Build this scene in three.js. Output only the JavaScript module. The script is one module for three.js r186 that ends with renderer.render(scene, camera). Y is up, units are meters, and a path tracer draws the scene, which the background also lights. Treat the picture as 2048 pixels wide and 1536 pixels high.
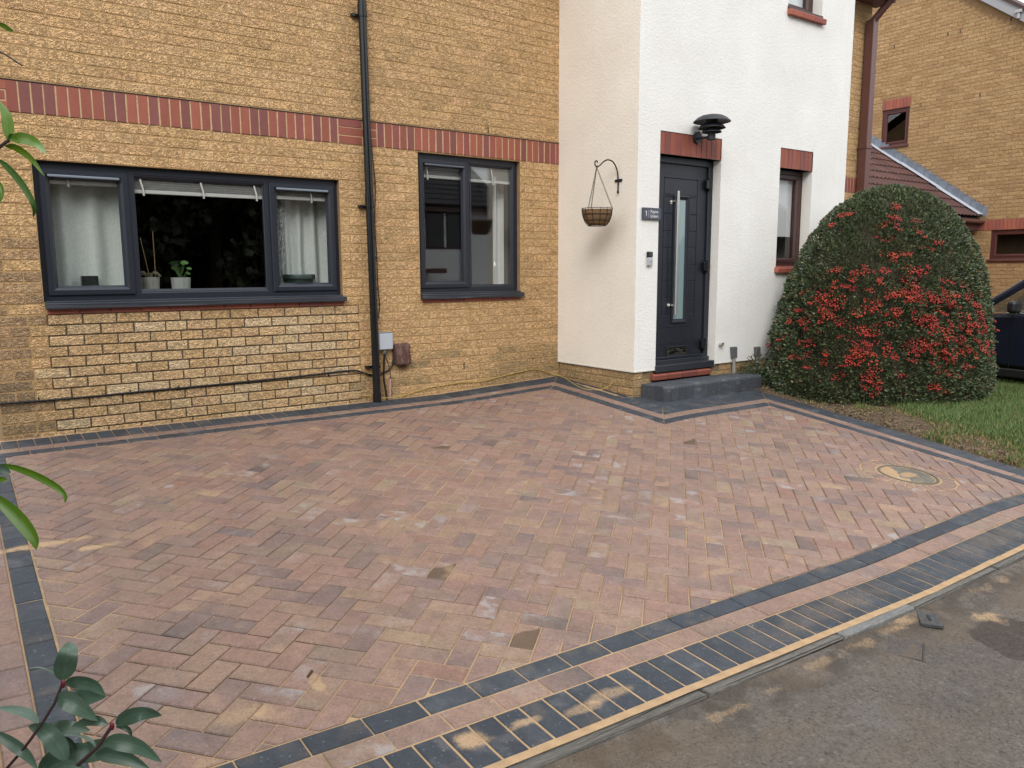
import * as THREE from 'three';
import { mergeGeometries } from 'three/addons/utils/BufferGeometryUtils.js';
import { RoundedBoxGeometry } from 'three/addons/geometries/RoundedBoxGeometry.js';

// ---------------------------------------------------------------- camera, sky, sun, exposure
const scene = new THREE.Scene();
const camera = new THREE.PerspectiveCamera(52.43, 4 / 3, 0.05, 400);
camera.position.set(-5.258, 1.178, 6.489);
camera.rotation.set(-0.14454, -0.62188, -0.00402, 'YXZ');
camera.updateMatrixWorld(true);
const renderer = new THREE.WebGLRenderer({ antialias: true });
renderer.toneMapping = THREE.LinearToneMapping;
renderer.toneMappingExposure = 1.9;
renderer.shadowMap.enabled = true;
{ // an overcast sky, brightest overhead
  const w = 128, h = 64, d = new Float32Array(w * h * 4);
  for (let j = 0; j < h; j++) for (let i = 0; i < w; i++) {
    const el = ((j + 0.5) / h - 0.5) * Math.PI, s = Math.max(0, Math.sin(el)), az = (i / w) * Math.PI * 2;
    const patch = 1 + 0.06 * Math.sin(az * 3 + s * 5) + 0.04 * Math.sin(az * 7 - s * 11);
    const L = (1 + 0.8 * s) / 1.8 * 1.25 * patch, k = (j * w + i) * 4;
    d[k] = L * 0.97; d[k + 1] = L * 1.0; d[k + 2] = L * 1.045; d[k + 3] = 1;
  }
  const t = new THREE.DataTexture(d, w, h, THREE.RGBAFormat, THREE.FloatType);
  t.mapping = THREE.EquirectangularReflectionMapping; t.magFilter = THREE.LinearFilter; t.needsUpdate = true;
  scene.background = t; scene.environment = t;
}
const sun = new THREE.DirectionalLight(new THREE.Color(1, 0.965, 0.91), 0.9);
sun.name = 'sun'; sun.position.set(-15, 17, 18); sun.castShadow = true; sun.shadow.radius = 46;
sun.shadow.mapSize.set(2048, 2048);
Object.assign(sun.shadow.camera, { left: -14, right: 14, top: 14, bottom: -14, near: 1, far: 60 });
scene.add(sun, sun.target);

// ---------------------------------------------------------------- helpers
const V3 = (x, y, z) => new THREE.Vector3(x, y, z);
const clamp = (x, a, b) => Math.min(b, Math.max(a, x));
const sstep = (a, b, x) => { const t = clamp((x - a) / (b - a), 0, 1); return t * t * (3 - 2 * t); };
const mix = (a, b, t) => a + (b - a) * t;
const mixc = (a, b, t) => [mix(a[0], b[0], t), mix(a[1], b[1], t), mix(a[2], b[2], t)];
const scl = (c, k) => [c[0] * k, c[1] * k, c[2] * k];
function rng(seed) { let s = seed >>> 0; return () => { s = (s + 0x6d2b79f5) | 0; let t = Math.imul(s ^ (s >>> 15), 1 | s); t = (t + Math.imul(t ^ (t >>> 7), 61 | t)) ^ t; return ((t ^ (t >>> 14)) >>> 0) / 4294967296; }; }
const hash = (x, y, s) => { let h = Math.imul(x, 374761393) ^ Math.imul(y, 668265263) ^ Math.imul(s, 2147483647 - 1640531535); h = Math.imul(h ^ (h >>> 13), 1274126177); return ((h ^ (h >>> 16)) >>> 0) / 4294967296; };
const mod = (a, n) => ((a % n) + n) % n;
function vnoise(x, y, s, P = 0) { // value noise, tiling with period P when P > 0
  const ix = Math.floor(x), iy = Math.floor(y), fx = x - ix, fy = y - iy, u = fx * fx * (3 - 2 * fx), v = fy * fy * (3 - 2 * fy);
  const X0 = P ? mod(ix, P) : ix, X1 = P ? mod(ix + 1, P) : ix + 1, Y0 = P ? mod(iy, P) : iy, Y1 = P ? mod(iy + 1, P) : iy + 1;
  const a = hash(X0, Y0, s), b = hash(X1, Y0, s), c = hash(X0, Y1, s), e = hash(X1, Y1, s);
  return a + (b - a) * u + (c - a) * v + (a - b - c + e) * u * v;
}
function fbm(x, y, s, oct = 4, P = 0) { let t = 0, a = 0.5, n = 0; for (let i = 0; i < oct; i++) { t += a * vnoise(x, y, s + i * 17, P); n += a; x *= 2; y *= 2; P *= 2; a *= 0.5; } return t / n; }
const enc = (l) => { l = clamp(l, 0, 1); return l <= 0.0031308 ? 12.92 * l : 1.055 * Math.pow(l, 1 / 2.4) - 0.055; };
const lin = (hex) => { const c = new THREE.Color(hex); return [c.r, c.g, c.b]; };
// a texture from fn(u, v) -> linear rgb (colour) or a number (data)
function texture(w, h, fn, colour) {
  const d = new Uint8Array(w * h * 4);
  for (let j = 0; j < h; j++) for (let i = 0; i < w; i++) {
    const r = fn((i + 0.5) / w, (j + 0.5) / h, i, j), k = (j * w + i) * 4;
    if (colour) { d[k] = enc(r[0]) * 255; d[k + 1] = enc(r[1]) * 255; d[k + 2] = enc(r[2]) * 255; } else d[k] = d[k + 1] = d[k + 2] = clamp(r, 0, 1) * 255;
    d[k + 3] = 255;
  }
  const t = new THREE.DataTexture(d, w, h, THREE.RGBAFormat, THREE.UnsignedByteType);
  t.wrapS = t.wrapT = THREE.RepeatWrapping; t.magFilter = THREE.LinearFilter; t.minFilter = THREE.LinearMipmapLinearFilter;
  t.generateMipmaps = true; if (colour) t.colorSpace = THREE.SRGBColorSpace; t.needsUpdate = true;
  return t;
}
const rep = (t, n, m = n) => { const c = t.clone(); c.repeat.set(n, m); c.needsUpdate = true; return c; };
const names = new Map();
function numbered(n) { const k = names.get(n) || 0; names.set(n, k + 1); return k ? n + '_' + String(k).padStart(3, '0') : n; }
function shadowed(o) { o.traverse((m) => { if (m.isMesh) { m.castShadow = true; m.receiveShadow = true; } }); return o; }
function thing(name, label, category, pos = [0, 0, 0], turn = 0, group) {
  const o = new THREE.Group(); o.name = numbered(name); o.position.set(...pos); o.rotation.y = turn;
  o.userData = { label, category }; if (group) o.userData.group = group; scene.add(o); return o;
}
function structure(name, parent = scene) { const o = new THREE.Group(); o.name = name; if (parent === scene) o.userData = { kind: 'structure' }; parent.add(o); return o; }
function part(name, geo, material, parent, label) {
  const m = new THREE.Mesh(Array.isArray(geo) ? merge(geo) : geo, material); m.name = name; m.castShadow = m.receiveShadow = true;
  if (label) m.userData.label = label; parent.add(m); return m;
}
function single(name, label, category, geo, material, group) { const m = part(numbered(name), geo, material, scene); m.userData = { label, category }; if (group) m.userData.group = group; return m; }
function sub(name, parent, label) { const g = new THREE.Group(); g.name = name; if (label) g.userData.label = label; parent.add(g); return g; }
function plain(g) { // position, normal, uv only and no index, so that geometries merge
  const o = g.index ? g.toNonIndexed() : g.clone();
  for (const k of Object.keys(o.attributes)) if (!['position', 'normal', 'uv'].includes(k)) o.deleteAttribute(k);
  if (!o.attributes.uv) o.setAttribute('uv', new THREE.BufferAttribute(new Float32Array(o.attributes.position.count * 2), 2));
  return o;
}
const merge = (list) => mergeGeometries(list.map(plain));
function box(x0, x1, y0, y1, z0, z1, r = 0) {
  const w = x1 - x0, h = y1 - y0, d = z1 - z0;
  const g = r ? new RoundedBoxGeometry(w, h, d, 2, Math.min(r, w / 2.01, h / 2.01, d / 2.01)) : new THREE.BoxGeometry(w, h, d);
  return g.translate((x0 + x1) / 2, (y0 + y1) / 2, (z0 + z1) / 2);
}
function tube(pts, r, seg = 0, sides = 8) { const c = new THREE.CatmullRomCurve3(pts.map((p) => (p.isVector3 ? p : V3(...p)))); return new THREE.TubeGeometry(c, seg || pts.length * 8, r, sides, false); }
function rod(a, b, r, sides = 10, r2 = r) {
  const A = V3(...a), B = V3(...b), d = B.clone().sub(A), g = new THREE.CylinderGeometry(r2, r, d.length(), sides);
  g.applyQuaternion(new THREE.Quaternion().setFromUnitVectors(V3(0, 1, 0), d.clone().normalize())); g.translate(...A.add(B).multiplyScalar(0.5).toArray()); return g;
}
const lathe = (pts, seg = 32) => new THREE.LatheGeometry(pts.map((p) => new THREE.Vector2(...p)), seg);

// A builder of flat-faced pieces in a local frame (u right, v up, n out of the wall).
class MB {
  constructor(O = [0, 0, 0], U = [1, 0, 0], V = [0, 1, 0], N = [0, 0, 1]) { this.f = [O, U, V, N]; this.p = []; this.t = []; this.c = []; this.n = []; }
  at(u, v, n) { const [O, U, V, N] = this.f; return [O[0] + U[0] * u + V[0] * v + N[0] * n, O[1] + U[1] * u + V[1] * v + N[1] * n, O[2] + U[2] * u + V[2] * v + N[2] * n]; }
  tri(a, b, c, ta, tb, tc, ca, cb, cc) {
    const ux = b[0] - a[0], uy = b[1] - a[1], uz = b[2] - a[2], vx = c[0] - a[0], vy = c[1] - a[1], vz = c[2] - a[2];
    let nx = uy * vz - uz * vy, ny = uz * vx - ux * vz, nz = ux * vy - uy * vx; const l = Math.hypot(nx, ny, nz) || 1; nx /= l; ny /= l; nz /= l;
    this.p.push(...a, ...b, ...c); this.t.push(...ta, ...tb, ...tc); this.c.push(...ca, ...cb, ...cc); this.n.push(nx, ny, nz, nx, ny, nz, nx, ny, nz);
  }
  quad(a, b, c, d, t, col, cols) { // world points, counter-clockwise seen from outside
    const k = cols || [col, col, col, col];
    this.tri(a, b, c, t[0], t[1], t[2], k[0], k[1], k[2]); this.tri(a, c, d, t[0], t[2], t[3], k[0], k[2], k[3]);
  }
  // a block with chamfered front edges: front at n1, back at n0
  block(u0, u1, v0, v1, n0, n1, ch, col, off = [0, 0], j = null) {
    const jit = j ? () => (j() - 0.5) * 0.003 : () => 0;
    const P = [[u0, v0], [u1, v0], [u1, v1], [u0, v1]].map(([u, v]) => [u + jit(), v + jit()]);
    const cu = (u0 + u1) / 2, cv = (v0 + v1) / 2;
    const ins = P.map(([u, v]) => [u + Math.sign(cu - u) * ch, v + Math.sign(cv - v) * ch]);
    const tilt = j ? [(j() - 0.5) * 0.004, (j() - 0.5) * 0.003] : [0, 0];
    const top = (u, v) => n1 + tilt[0] * (u - cu) / (u1 - u0) + tilt[1];
    const F = ins.map(([u, v]) => this.at(u, v, top(u, v))), M = P.map(([u, v]) => this.at(u, v, top(u, v) - ch)), B = P.map(([u, v]) => this.at(u, v, n0));
    const uv = (q) => [q[0] + off[0], q[1] + off[1]];
    this.quad(F[0], F[1], F[2], F[3], ins.map(uv), col);
    for (let i = 0; i < 4; i++) {
      const k = (i + 1) % 4;
      this.quad(M[i], M[k], F[k], F[i], [uv(P[i]), uv(P[k]), uv(ins[k]), uv(ins[i])], col);
      this.quad(B[i], B[k], M[k], M[i], [uv(P[i]), uv(P[k]), uv(P[k]), uv(P[i])], col);
    }
  }
  // a flat rectangle of the frame's plane with rectangular holes [u0,u1,v0,v1]
  sheet(u0, u1, v0, v1, n, holes, col) {
    const us = [...new Set([u0, u1, ...holes.flatMap((h) => [h[0], h[1]])])].filter((u) => u >= u0 && u <= u1).sort((a, b) => a - b);
    const vs = [...new Set([v0, v1, ...holes.flatMap((h) => [h[2], h[3]])])].filter((v) => v >= v0 && v <= v1).sort((a, b) => a - b);
    for (let i = 0; i + 1 < us.length; i++) for (let k = 0; k + 1 < vs.length; k++) {
      const cu = (us[i] + us[i + 1]) / 2, cv = (vs[k] + vs[k + 1]) / 2;
      if (holes.some((h) => cu > h[0] && cu < h[1] && cv > h[2] && cv < h[3])) continue;
      const q = [[us[i], vs[k]], [us[i + 1], vs[k]], [us[i + 1], vs[k + 1]], [us[i], vs[k + 1]]];
      this.quad(...q.map(([u, v]) => this.at(u, v, n)), q, col);
    }
  }
  // the four sides of a recess from n1 (front) back to n0, looking in
  reveal(u0, u1, v0, v1, n0, n1, col) {
    const q = (a, b, c, d, t) => this.quad(this.at(...a), this.at(...b), this.at(...c), this.at(...d), t, col), d = n1 - n0;
    q([u0, v0, n1], [u0, v0, n0], [u0, v1, n0], [u0, v1, n1], [[0, v0], [d, v0], [d, v1], [0, v1]]);
    q([u1, v0, n0], [u1, v0, n1], [u1, v1, n1], [u1, v1, n0], [[0, v0], [d, v0], [d, v1], [0, v1]]);
    q([u0, v1, n1], [u0, v1, n0], [u1, v1, n0], [u1, v1, n1], [[u0, 0], [u0, d], [u1, d], [u1, 0]]);
    q([u0, v0, n0], [u0, v0, n1], [u1, v0, n1], [u1, v0, n0], [[u0, 0], [u0, d], [u1, d], [u1, 0]]);
  }
  // a mitred rectangular ring: profile points [inset, n] run from the outer edge to the inner edge
  ring(u0, u1, v0, v1, prof) {
    const w = [1, 1, 1];
    for (let i = 0; i + 1 < prof.length; i++) {
      const [a, n] = prof[i], [b, m] = prof[i + 1];
      const A = [[u0 + a, v0 + a], [u1 - a, v0 + a], [u1 - a, v1 - a], [u0 + a, v1 - a]], B = [[u0 + b, v0 + b], [u1 - b, v0 + b], [u1 - b, v1 - b], [u0 + b, v1 - b]];
      for (let k = 0; k < 4; k++) { const l = (k + 1) % 4; this.quad(this.at(...A[k], n), this.at(...A[l], n), this.at(...B[l], m), this.at(...B[k], m), [A[k], A[l], B[l], B[k]], w); }
    }
  }
  get empty() { return !this.p.length; }
  geo() {
    const g = new THREE.BufferGeometry();
    g.setAttribute('position', new THREE.Float32BufferAttribute(this.p, 3)); g.setAttribute('normal', new THREE.Float32BufferAttribute(this.n, 3));
    g.setAttribute('uv', new THREE.Float32BufferAttribute(this.t, 2)); g.setAttribute('color', new THREE.Float32BufferAttribute(this.c, 3));
    return g;
  }
  build(name, material, parent, label) { const m = new THREE.Mesh(this.geo(), material); m.name = name; m.castShadow = m.receiveShadow = true; if (label) m.userData.label = label; parent.add(m); return m; }
}
// The point that the photograph shows at pixel (px, py) of 2048 x 1536, at a distance along the view axis.
const fpx = 768 / Math.tan(THREE.MathUtils.degToRad(52.43 / 2));
function ray(px, py) { return V3((px - 1024) / fpx, -(py - 768) / fpx, -1).applyQuaternion(camera.quaternion); }
const at = (px, py, depth) => ray(px, py).multiplyScalar(depth).add(camera.position);
const camPos = camera.position;
const nearness = (p, n, area) => { const d = V3(...p).sub(camPos), r = d.length(); return area * Math.abs(d.x * n[0] + d.y * n[1] + d.z * n[2]) / (r * r * r); };
function inView(p, m = 1.08) { const q = V3(...p).project(camera); return Math.abs(q.x) < m && Math.abs(q.y) < m && q.z < 1; }

// ---------------------------------------------------------------- ground heights
const GQ = [0.06786, -0.00005, -0.003824, 0.001805];
function paveY(x, z) {
  const xx = clamp(x + 5, -1, 6.6), zz = clamp(z, 0, 4.9);
  return 0.06 * clamp((x + 1.5) / 1.5, 0, 1) - (GQ[0] * zz + GQ[1] * zz * xx + GQ[2] * zz * zz + GQ[3] * zz * zz * xx);
}
function groundY(x, z) {
  let y = paveY(x, z);
  if (x > 1.4) y = mix(y, -0.31, sstep(1.4, 4.6, x) * (1 - sstep(3.6, 5.2, z))) ;
  if (z > 4.75) { y -= 0.012 + 0.012 * Math.min(z - 4.75, 4); }
  return y;
}

// ---------------------------------------------------------------- textures
const N512 = texture(512, 512, (u, v) => fbm(u * 64, v * 64, 5, 4, 64));                      // fine grain, tiles
const tooled = (() => { // rustic brick face: wavy horizontal creases
  const S = 1024, a = new Float32Array(S * S);
  for (let j = 0; j < S; j++) for (let i = 0; i < S; i++) {
    const u = i / S, v = j / S, w = fbm(u * 16, v * 16, 3, 3, 16) * 1.5;
    const y = v * 80 + w * 6.5 + 2.6 * vnoise(u * 50, v * 50, 9, 50);
    const ridge = Math.abs(mod(y, 1) * 2 - 1), cut = vnoise(u * 56, v * 72, 21, 0 || 8 * 1);
    const brk = sstep(0.25, 0.6, fbm(u * 64, v * 96, 33, 2, 32));
    a[j * S + i] = clamp(0.42 * fbm(u * 110, v * 110, 7, 3, 110) + 0.58 * mix(0.75, ridge, brk) * (0.6 + 0.4 * cut), 0, 1);
  }
  return { S, a };
})();
const brickBump = texture(1024, 1024, (u, v, i, j) => tooled.a[j * 1024 + i]);
const brickMap = texture(1024, 1024, (u, v, i, j) => { // mineral specks and tone changes of the clay
  const g = fbm(u * 128, v * 128, 71, 2, 128), b = fbm(u * 12, v * 12, 61, 3, 12);
  const sp = vnoise(u * 200, v * 200, 67, 200) > 0.93 ? 0.8 : 1, k = (0.9 + 0.34 * (g - 0.5) + 0.16 * (b - 0.5)) * sp; return [k, k, k * (0.97 + 0.08 * (b - 0.5))];
}, true);
const smoothMap = texture(512, 512, (u, v) => { const k = 0.86 + 0.2 * (fbm(u * 48, v * 48, 15, 4, 48) - 0.5) + 0.14 * (fbm(u * 6, v * 6, 19, 2, 6) - 0.5); return [k, k, k]; }, true);
const mortarMap = texture(512, 512, (u, v) => { const k = 0.8 + 0.5 * (fbm(u * 96, v * 96, 45, 3, 96) - 0.5) + 0.25 * (fbm(u * 10, v * 10, 49, 3, 10) - 0.5); return [k, k, k]; }, true);
const renderBump = texture(1024, 1024, (u, v) => { // dashed render: lumps and shallow trowel drags
  const a = fbm(u * 70, v * 70, 81, 3, 70), b = fbm(u * 22, v * 30, 85, 2, 2 * 1 || 22); return 0.7 * sstep(0.35, 0.72, a) + 0.3 * b;
});
const renderMap = texture(1024, 1024, (u, v) => {
  const b = fbm(u * 5, v * 5, 91, 4, 5), s = vnoise(u * 150, v * 150, 95, 150) > 0.985 ? 0.72 : 1;
  const st = sstep(0.55, 0.85, fbm(u * 26, v * 2, 97, 3)), k = (0.95 + 0.1 * (b - 0.5) - 0.02 * st) * s; return [k, k * (0.995 - 0.02 * (1 - b)), k * (0.985 - 0.05 * (1 - b))];
}, true);

// ---------------------------------------------------------------- materials
const std = (o) => new THREE.MeshStandardMaterial(o);
const rgb = (r, g, b) => new THREE.Color().setRGB(r, g, b);
const brickMat = std({ vertexColors: true, map: rep(brickMap, 1 / 0.9), bumpMap: rep(brickBump, 1 / 0.9), bumpScale: 0.02, roughness: 0.94 });
const redMat = std({ vertexColors: true, map: rep(smoothMap, 2), bumpMap: rep(N512, 2), bumpScale: 0.0006, roughness: 0.72 });
const mortarMat = std({ vertexColors: true, map: rep(mortarMap, 2), bumpMap: rep(N512, 3), bumpScale: 0.002, roughness: 0.96 });
const renderMat = std({ vertexColors: true, map: rep(renderMap, 1 / 1.6), bumpMap: rep(renderBump, 1 / 0.9), bumpScale: 0.0014, roughness: 0.9 });
const anthracite = std({ color: rgb(0.012, 0.015, 0.024), roughness: 0.42, bumpMap: rep(N512, 4), bumpScale: 0.0003 });
const trimGrey = std({ color: rgb(0.19, 0.22, 0.26), roughness: 0.3 });
const blindSlat = std({ color: rgb(0.36, 0.355, 0.34), roughness: 0.65 });
const sillMat = std({ map: texture(256, 256, (u, v) => mixc([0.013, 0.016, 0.025], [0.1, 0.105, 0.115], 0.6 * sstep(0.45, 0.8, fbm(u * 5, v * 9, 181, 4)) + 0.05), true), roughness: 0.5 });
const brownFrame = std({ color: rgb(0.05, 0.018, 0.015), roughness: 0.45, bumpMap: rep(N512, 1, 12), bumpScale: 0.0008 });
const brownTrim = std({ color: rgb(0.115, 0.05, 0.042), roughness: 0.42 });
const blackPlastic = std({ color: rgb(0.006, 0.0065, 0.008), roughness: 0.24 });
const blackIron = std({ color: rgb(0.012, 0.012, 0.013), roughness: 0.5, metalness: 0.2 });
const steel = std({ color: rgb(0.7, 0.68, 0.65), roughness: 0.36, metalness: 1 });
const chrome = std({ color: rgb(0.75, 0.75, 0.76), roughness: 0.12, metalness: 1 });
const whitePaint = std({ color: rgb(0.72, 0.72, 0.7), roughness: 0.6 });
const blindMat = std({ color: rgb(0.46, 0.455, 0.43), roughness: 0.65 });
const glassMat = new THREE.MeshPhysicalMaterial({ color: rgb(0.97, 0.985, 0.98), transmission: 1, thickness: 0, roughness: 0.0, ior: 1.72, side: THREE.DoubleSide });
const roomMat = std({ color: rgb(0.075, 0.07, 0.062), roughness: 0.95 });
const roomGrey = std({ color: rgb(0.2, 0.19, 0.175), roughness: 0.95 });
const vcMat = (o) => std({ vertexColors: true, ...o });
// ---------------------------------------------------------------- driveway: block paving
const PITCH = 0.0995, TH = THREE.MathUtils.degToRad(-2.26);
const inner = 0.415;
const outline = [[-5.46, 0.03], [-0.03, 0.03], [-0.03, 1.565], [1.427, 1.565], [1.237, 4.72], [-5.46, 4.72]];
function clipHalf(poly, a, b, c) { // keep a x + b z <= c
  const out = [];
  for (let i = 0; i < poly.length; i++) {
    const p = poly[i], q = poly[(i + 1) % poly.length], dp = a * p[0] + b * p[1] - c, dq = a * q[0] + b * q[1] - c;
    if (dp <= 0) out.push(p);
    if ((dp < 0 && dq > 0) || (dp > 0 && dq < 0)) { const t = dp / (dp - dq); out.push([p[0] + (q[0] - p[0]) * t, p[1] + (q[1] - p[1]) * t]); }
  }
  return out;
}
const areaOf = (P) => { let s = 0; for (let i = 0; i < P.length; i++) { const a = P[i], b = P[(i + 1) % P.length]; s += a[0] * b[1] - b[0] * a[1]; } return s / 2; };
const centre = (P) => { let x = 0, z = 0; for (const p of P) { x += p[0]; z += p[1]; } return [x / P.length, z / P.length]; };
function inset(P, d) { // inward offset of a convex polygon; null when nothing is left
  let Q = areaOf(P) > 0 ? P : [...P].reverse(); const S = Q; let out = Q;
  for (let i = 0; i < S.length; i++) {
    const p = S[i], q = S[(i + 1) % S.length], ex = q[0] - p[0], ez = q[1] - p[1], l = Math.hypot(ex, ez);
    if (l < 1e-5) continue;
    out = clipHalf(out, ez / l, -ex / l, (ez * p[0] - ex * p[1]) / l - d); if (out.length < 3) return null;
  }
  return out.length >= 3 ? out : null;
}
const lines = outline.map((p, i) => { // each edge: point, direction, inward normal
  const q = outline[(i + 1) % outline.length], l = Math.hypot(q[0] - p[0], q[1] - p[1]), d = [(q[0] - p[0]) / l, (q[1] - p[1]) / l];
  return { p, q, l, d, n: [-d[1], d[0]] };
});
const innerPts = lines.map((e, i) => { // offset corners
  const f = lines[(i + 5) % 6], a = [e.p[0] + e.n[0] * inner, e.p[1] + e.n[1] * inner], b = [f.p[0] + f.n[0] * inner, f.p[1] + f.n[1] * inner];
  const k = ((b[0] - a[0]) * -f.d[1] + (b[1] - a[1]) * f.d[0]) / (e.d[0] * -f.d[1] + e.d[1] * f.d[0]); return [a[0] + e.d[0] * k, a[1] + e.d[1] * k];
});
const HOLE = [0.19, 3.735], HR = 0.205, RING = 0.315;
const blocks = []; // { poly, kind, name, tone, y, tilt }
const pr = rng(77);
const tones = ['#ad8a79', '#b08e7c', '#a68474', '#a98473', '#ae9078', '#9a7f74', '#a38778', '#927a74', '#86726f', '#7d6c6a', '#b3987a', '#a97f6e', '#96806f', '#776863', '#b09a80'].map(lin);
const charTones = ['#3d444e', '#414952', '#3a4049', '#454b53', '#3e4650'].map(lin);
const ALB = 0.535; // photographed tone -> surface colour
function brindle() {
  const a = tones[Math.floor(pr() * (pr() < 0.78 ? 8 : tones.length))], b = tones[Math.floor(pr() * tones.length)];
  return { a: scl(mixc(a, tones[0], 0.5), ALB * (0.95 + pr() * 0.1)), b: scl(mixc(a, b, 0.1 + 0.34 * pr()), ALB * (0.93 + pr() * 0.12)), dir: pr() * 6.283, eff: pr() < 0.22 ? 0.75 * pr() : 0.14 * pr(), sand: pr() < 0.12 ? 0.5 + pr() * 0.5 : pr() * 0.25 };
}
function charcoal() { const a = scl(charTones[Math.floor(pr() * 5)], 0.56 * (0.9 + pr() * 0.2)); return { a, b: scl(a, 0.9 + 0.2 * pr()), dir: pr() * 6.283, eff: 0.03 + 0.09 * pr(), sand: 0.25 * pr(), dark: true }; }
const addBlock = (poly, kind, joint = 0.0029, lvl = 0) => {
  const P = inset(poly, joint); if (!P || Math.abs(areaOf(P)) < 0.0006) return;
  const w = pr() < 0.07 ? 0.0018 : 0.001;
  blocks.push({ poly: P, kind, tone: kind === 'charcoal' ? charcoal() : brindle(), y: lvl + (pr() - 0.5) * 2 * w, tx: (pr() - 0.5) * 0.012, tz: (pr() - 0.5) * 0.012 });
};
{ // herringbone field, clipped to the inner outline and to the ring round the inspection cover
  const s = [Math.sin(TH), Math.cos(TH)], r2 = Math.SQRT1_2;
  const e1 = [(s[0] + s[1]) * r2, (s[1] - s[0]) * r2], e2 = [(s[0] - s[1]) * r2, (s[1] + s[0]) * r2];
  const O = [-4.766, 1.165], W = (a, b) => [O[0] + PITCH * (a * e1[0] + (b - 1) * e2[0]), O[1] + PITCH * (a * e1[1] + (b - 1) * e2[1])];
  const hp = innerPts.map((p, i) => { const q = innerPts[(i + 1) % 6], l = Math.hypot(q[0] - p[0], q[1] - p[1]), d = [(q[0] - p[0]) / l, (q[1] - p[1]) / l]; return [d[1], -d[0], d[1] * p[0] - d[0] * p[1]]; });
  const field = (poly) => {
    for (const i of [0, 3, 4, 5]) { poly = clipHalf(poly, ...hp[i]); if (poly.length < 3) return; }
    const [c0x, c0z] = centre(poly);
    if (Math.hypot(c0x - HOLE[0], c0z - HOLE[1]) < RING + 0.13) {
      const d = Math.hypot(c0x - HOLE[0], c0z - HOLE[1]) || 1e-3, nx = (c0x - HOLE[0]) / d, nz = (c0z - HOLE[1]) / d;
      if (d < RING - 0.11) return;
      poly = clipHalf(poly, -nx, -nz, -(nx * HOLE[0] + nz * HOLE[1] + RING)); if (poly.length < 3) return;
    }
    // the notch of the step: edges 1 (x = const) and 2 (z = const) bound a concave corner
    const a = clipHalf(poly, ...hp[1]); if (a.length >= 3) addBlock(a, 'brindle');
    const rest = clipHalf(clipHalf(poly, -hp[1][0], -hp[1][1], -hp[1][2]), ...hp[2]); if (rest.length >= 3) addBlock(rest, 'brindle');
  };
  for (let n = -80; n < 140; n++) for (let m = -60; m < 60; m++) {
    const i = n + 2 * m, k = n - 2 * m, c = W(i + 1, k + 1);
    if (c[0] < -5.5 || c[0] > 1.6 || c[1] < 0 || c[1] > 5) continue;
    field([W(i, k), W(i + 2, k), W(i + 2, k + 1), W(i, k + 1)]);
    field([W(i, k + 1), W(i + 1, k + 1), W(i + 1, k + 3), W(i, k + 3)]);
  }
}
{ // borders: a charcoal header course, a brindle stretcher and a charcoal stretcher, mitred at the corners
  lines.forEach((e, i) => {
    const prev = lines[(i + 5) % 6], next = lines[(i + 1) % 6];
    const mit = (p, f, sgn) => { const b = [e.d[0] * sgn + (sgn > 0 ? -f.d[0] : f.d[0]), e.d[1] * sgn + (sgn > 0 ? -f.d[1] : f.d[1])]; return b; };
    // mitre lines: through each end along the bisector of the inward normals
    const bs = [e.n[0] + prev.n[0], e.n[1] + prev.n[1]], be = [e.n[0] + next.n[0], e.n[1] + next.n[1]];
    const hs = [-bs[1], bs[0]], he = [be[1], -be[0]]; // keep the side that holds the edge's middle
    const mid = [(e.p[0] + e.q[0]) / 2 + e.n[0] * 0.2, (e.p[1] + e.q[1]) / 2 + e.n[1] * 0.2];
    const orient = (h, p) => { const c = h[0] * p[0] + h[1] * p[1]; return h[0] * mid[0] + h[1] * mid[1] <= c ? [h[0], h[1], c] : [-h[0], -h[1], -c]; };
    const H1 = orient(hs, e.p), H2 = orient(he, e.q);
    const rows = [[0, 0.205, 0.1005, 'charcoal'], [0.2065, 0.3085, 0.2015, 'brindle'], [0.31, 0.412, 0.2015, 'charcoal']];
    const wide = i === 4; // sand-filled joints along the road
    for (const [a, b, len, kind] of rows) {
      const st = -0.45 - pr() * 0.1;
      for (let t = st; t < e.l + 0.45; t += len) {
        const P = [[t, a], [t + len, a], [t + len, b], [t, b]].map(([u, v]) => [e.p[0] + e.d[0] * u + e.n[0] * v, e.p[1] + e.d[1] * u + e.n[1] * v]);
        const Q = clipHalf(clipHalf(P, ...H1), ...H2); if (Q.length >= 3) addBlock(Q, kind, wide && len < 0.15 ? 0.0038 : 0.0026);
      }
    }
  });
  for (let x = -0.03; x < 1.5; x += 0.2015) addBlock([[x, 1.462], [Math.min(1.56, x + 0.2015), 1.462], [Math.min(1.56, x + 0.2015), 1.563], [x, 1.563]], 'charcoal');   // extra course in front of the step
  addBlock([[-0.028, 1.17], [0.09, 1.17], [0.09, 1.31], [-0.028, 1.31]], 'charcoal'); addBlock([[-0.028, 1.312], [0.09, 1.312], [0.09, 1.46], [-0.028, 1.46]], 'charcoal');
  for (let k = 0; k < 30; k++) { // narrow cut pieces fanned round the inspection cover
    const a = (k / 30) * 6.2832, b = ((k + 0.93) / 30) * 6.2832, r1 = RING - 0.004 + (pr() - 0.5) * 0.012, c = (t, r) => [HOLE[0] + Math.cos(t) * r, HOLE[1] + Math.sin(t) * r];
    addBlock([c(a, HR + 0.012), c(b, HR + 0.012), c(b, r1), c(a, r1)], 'brindle', 0.0028, -0.0015);
  }
}
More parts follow.
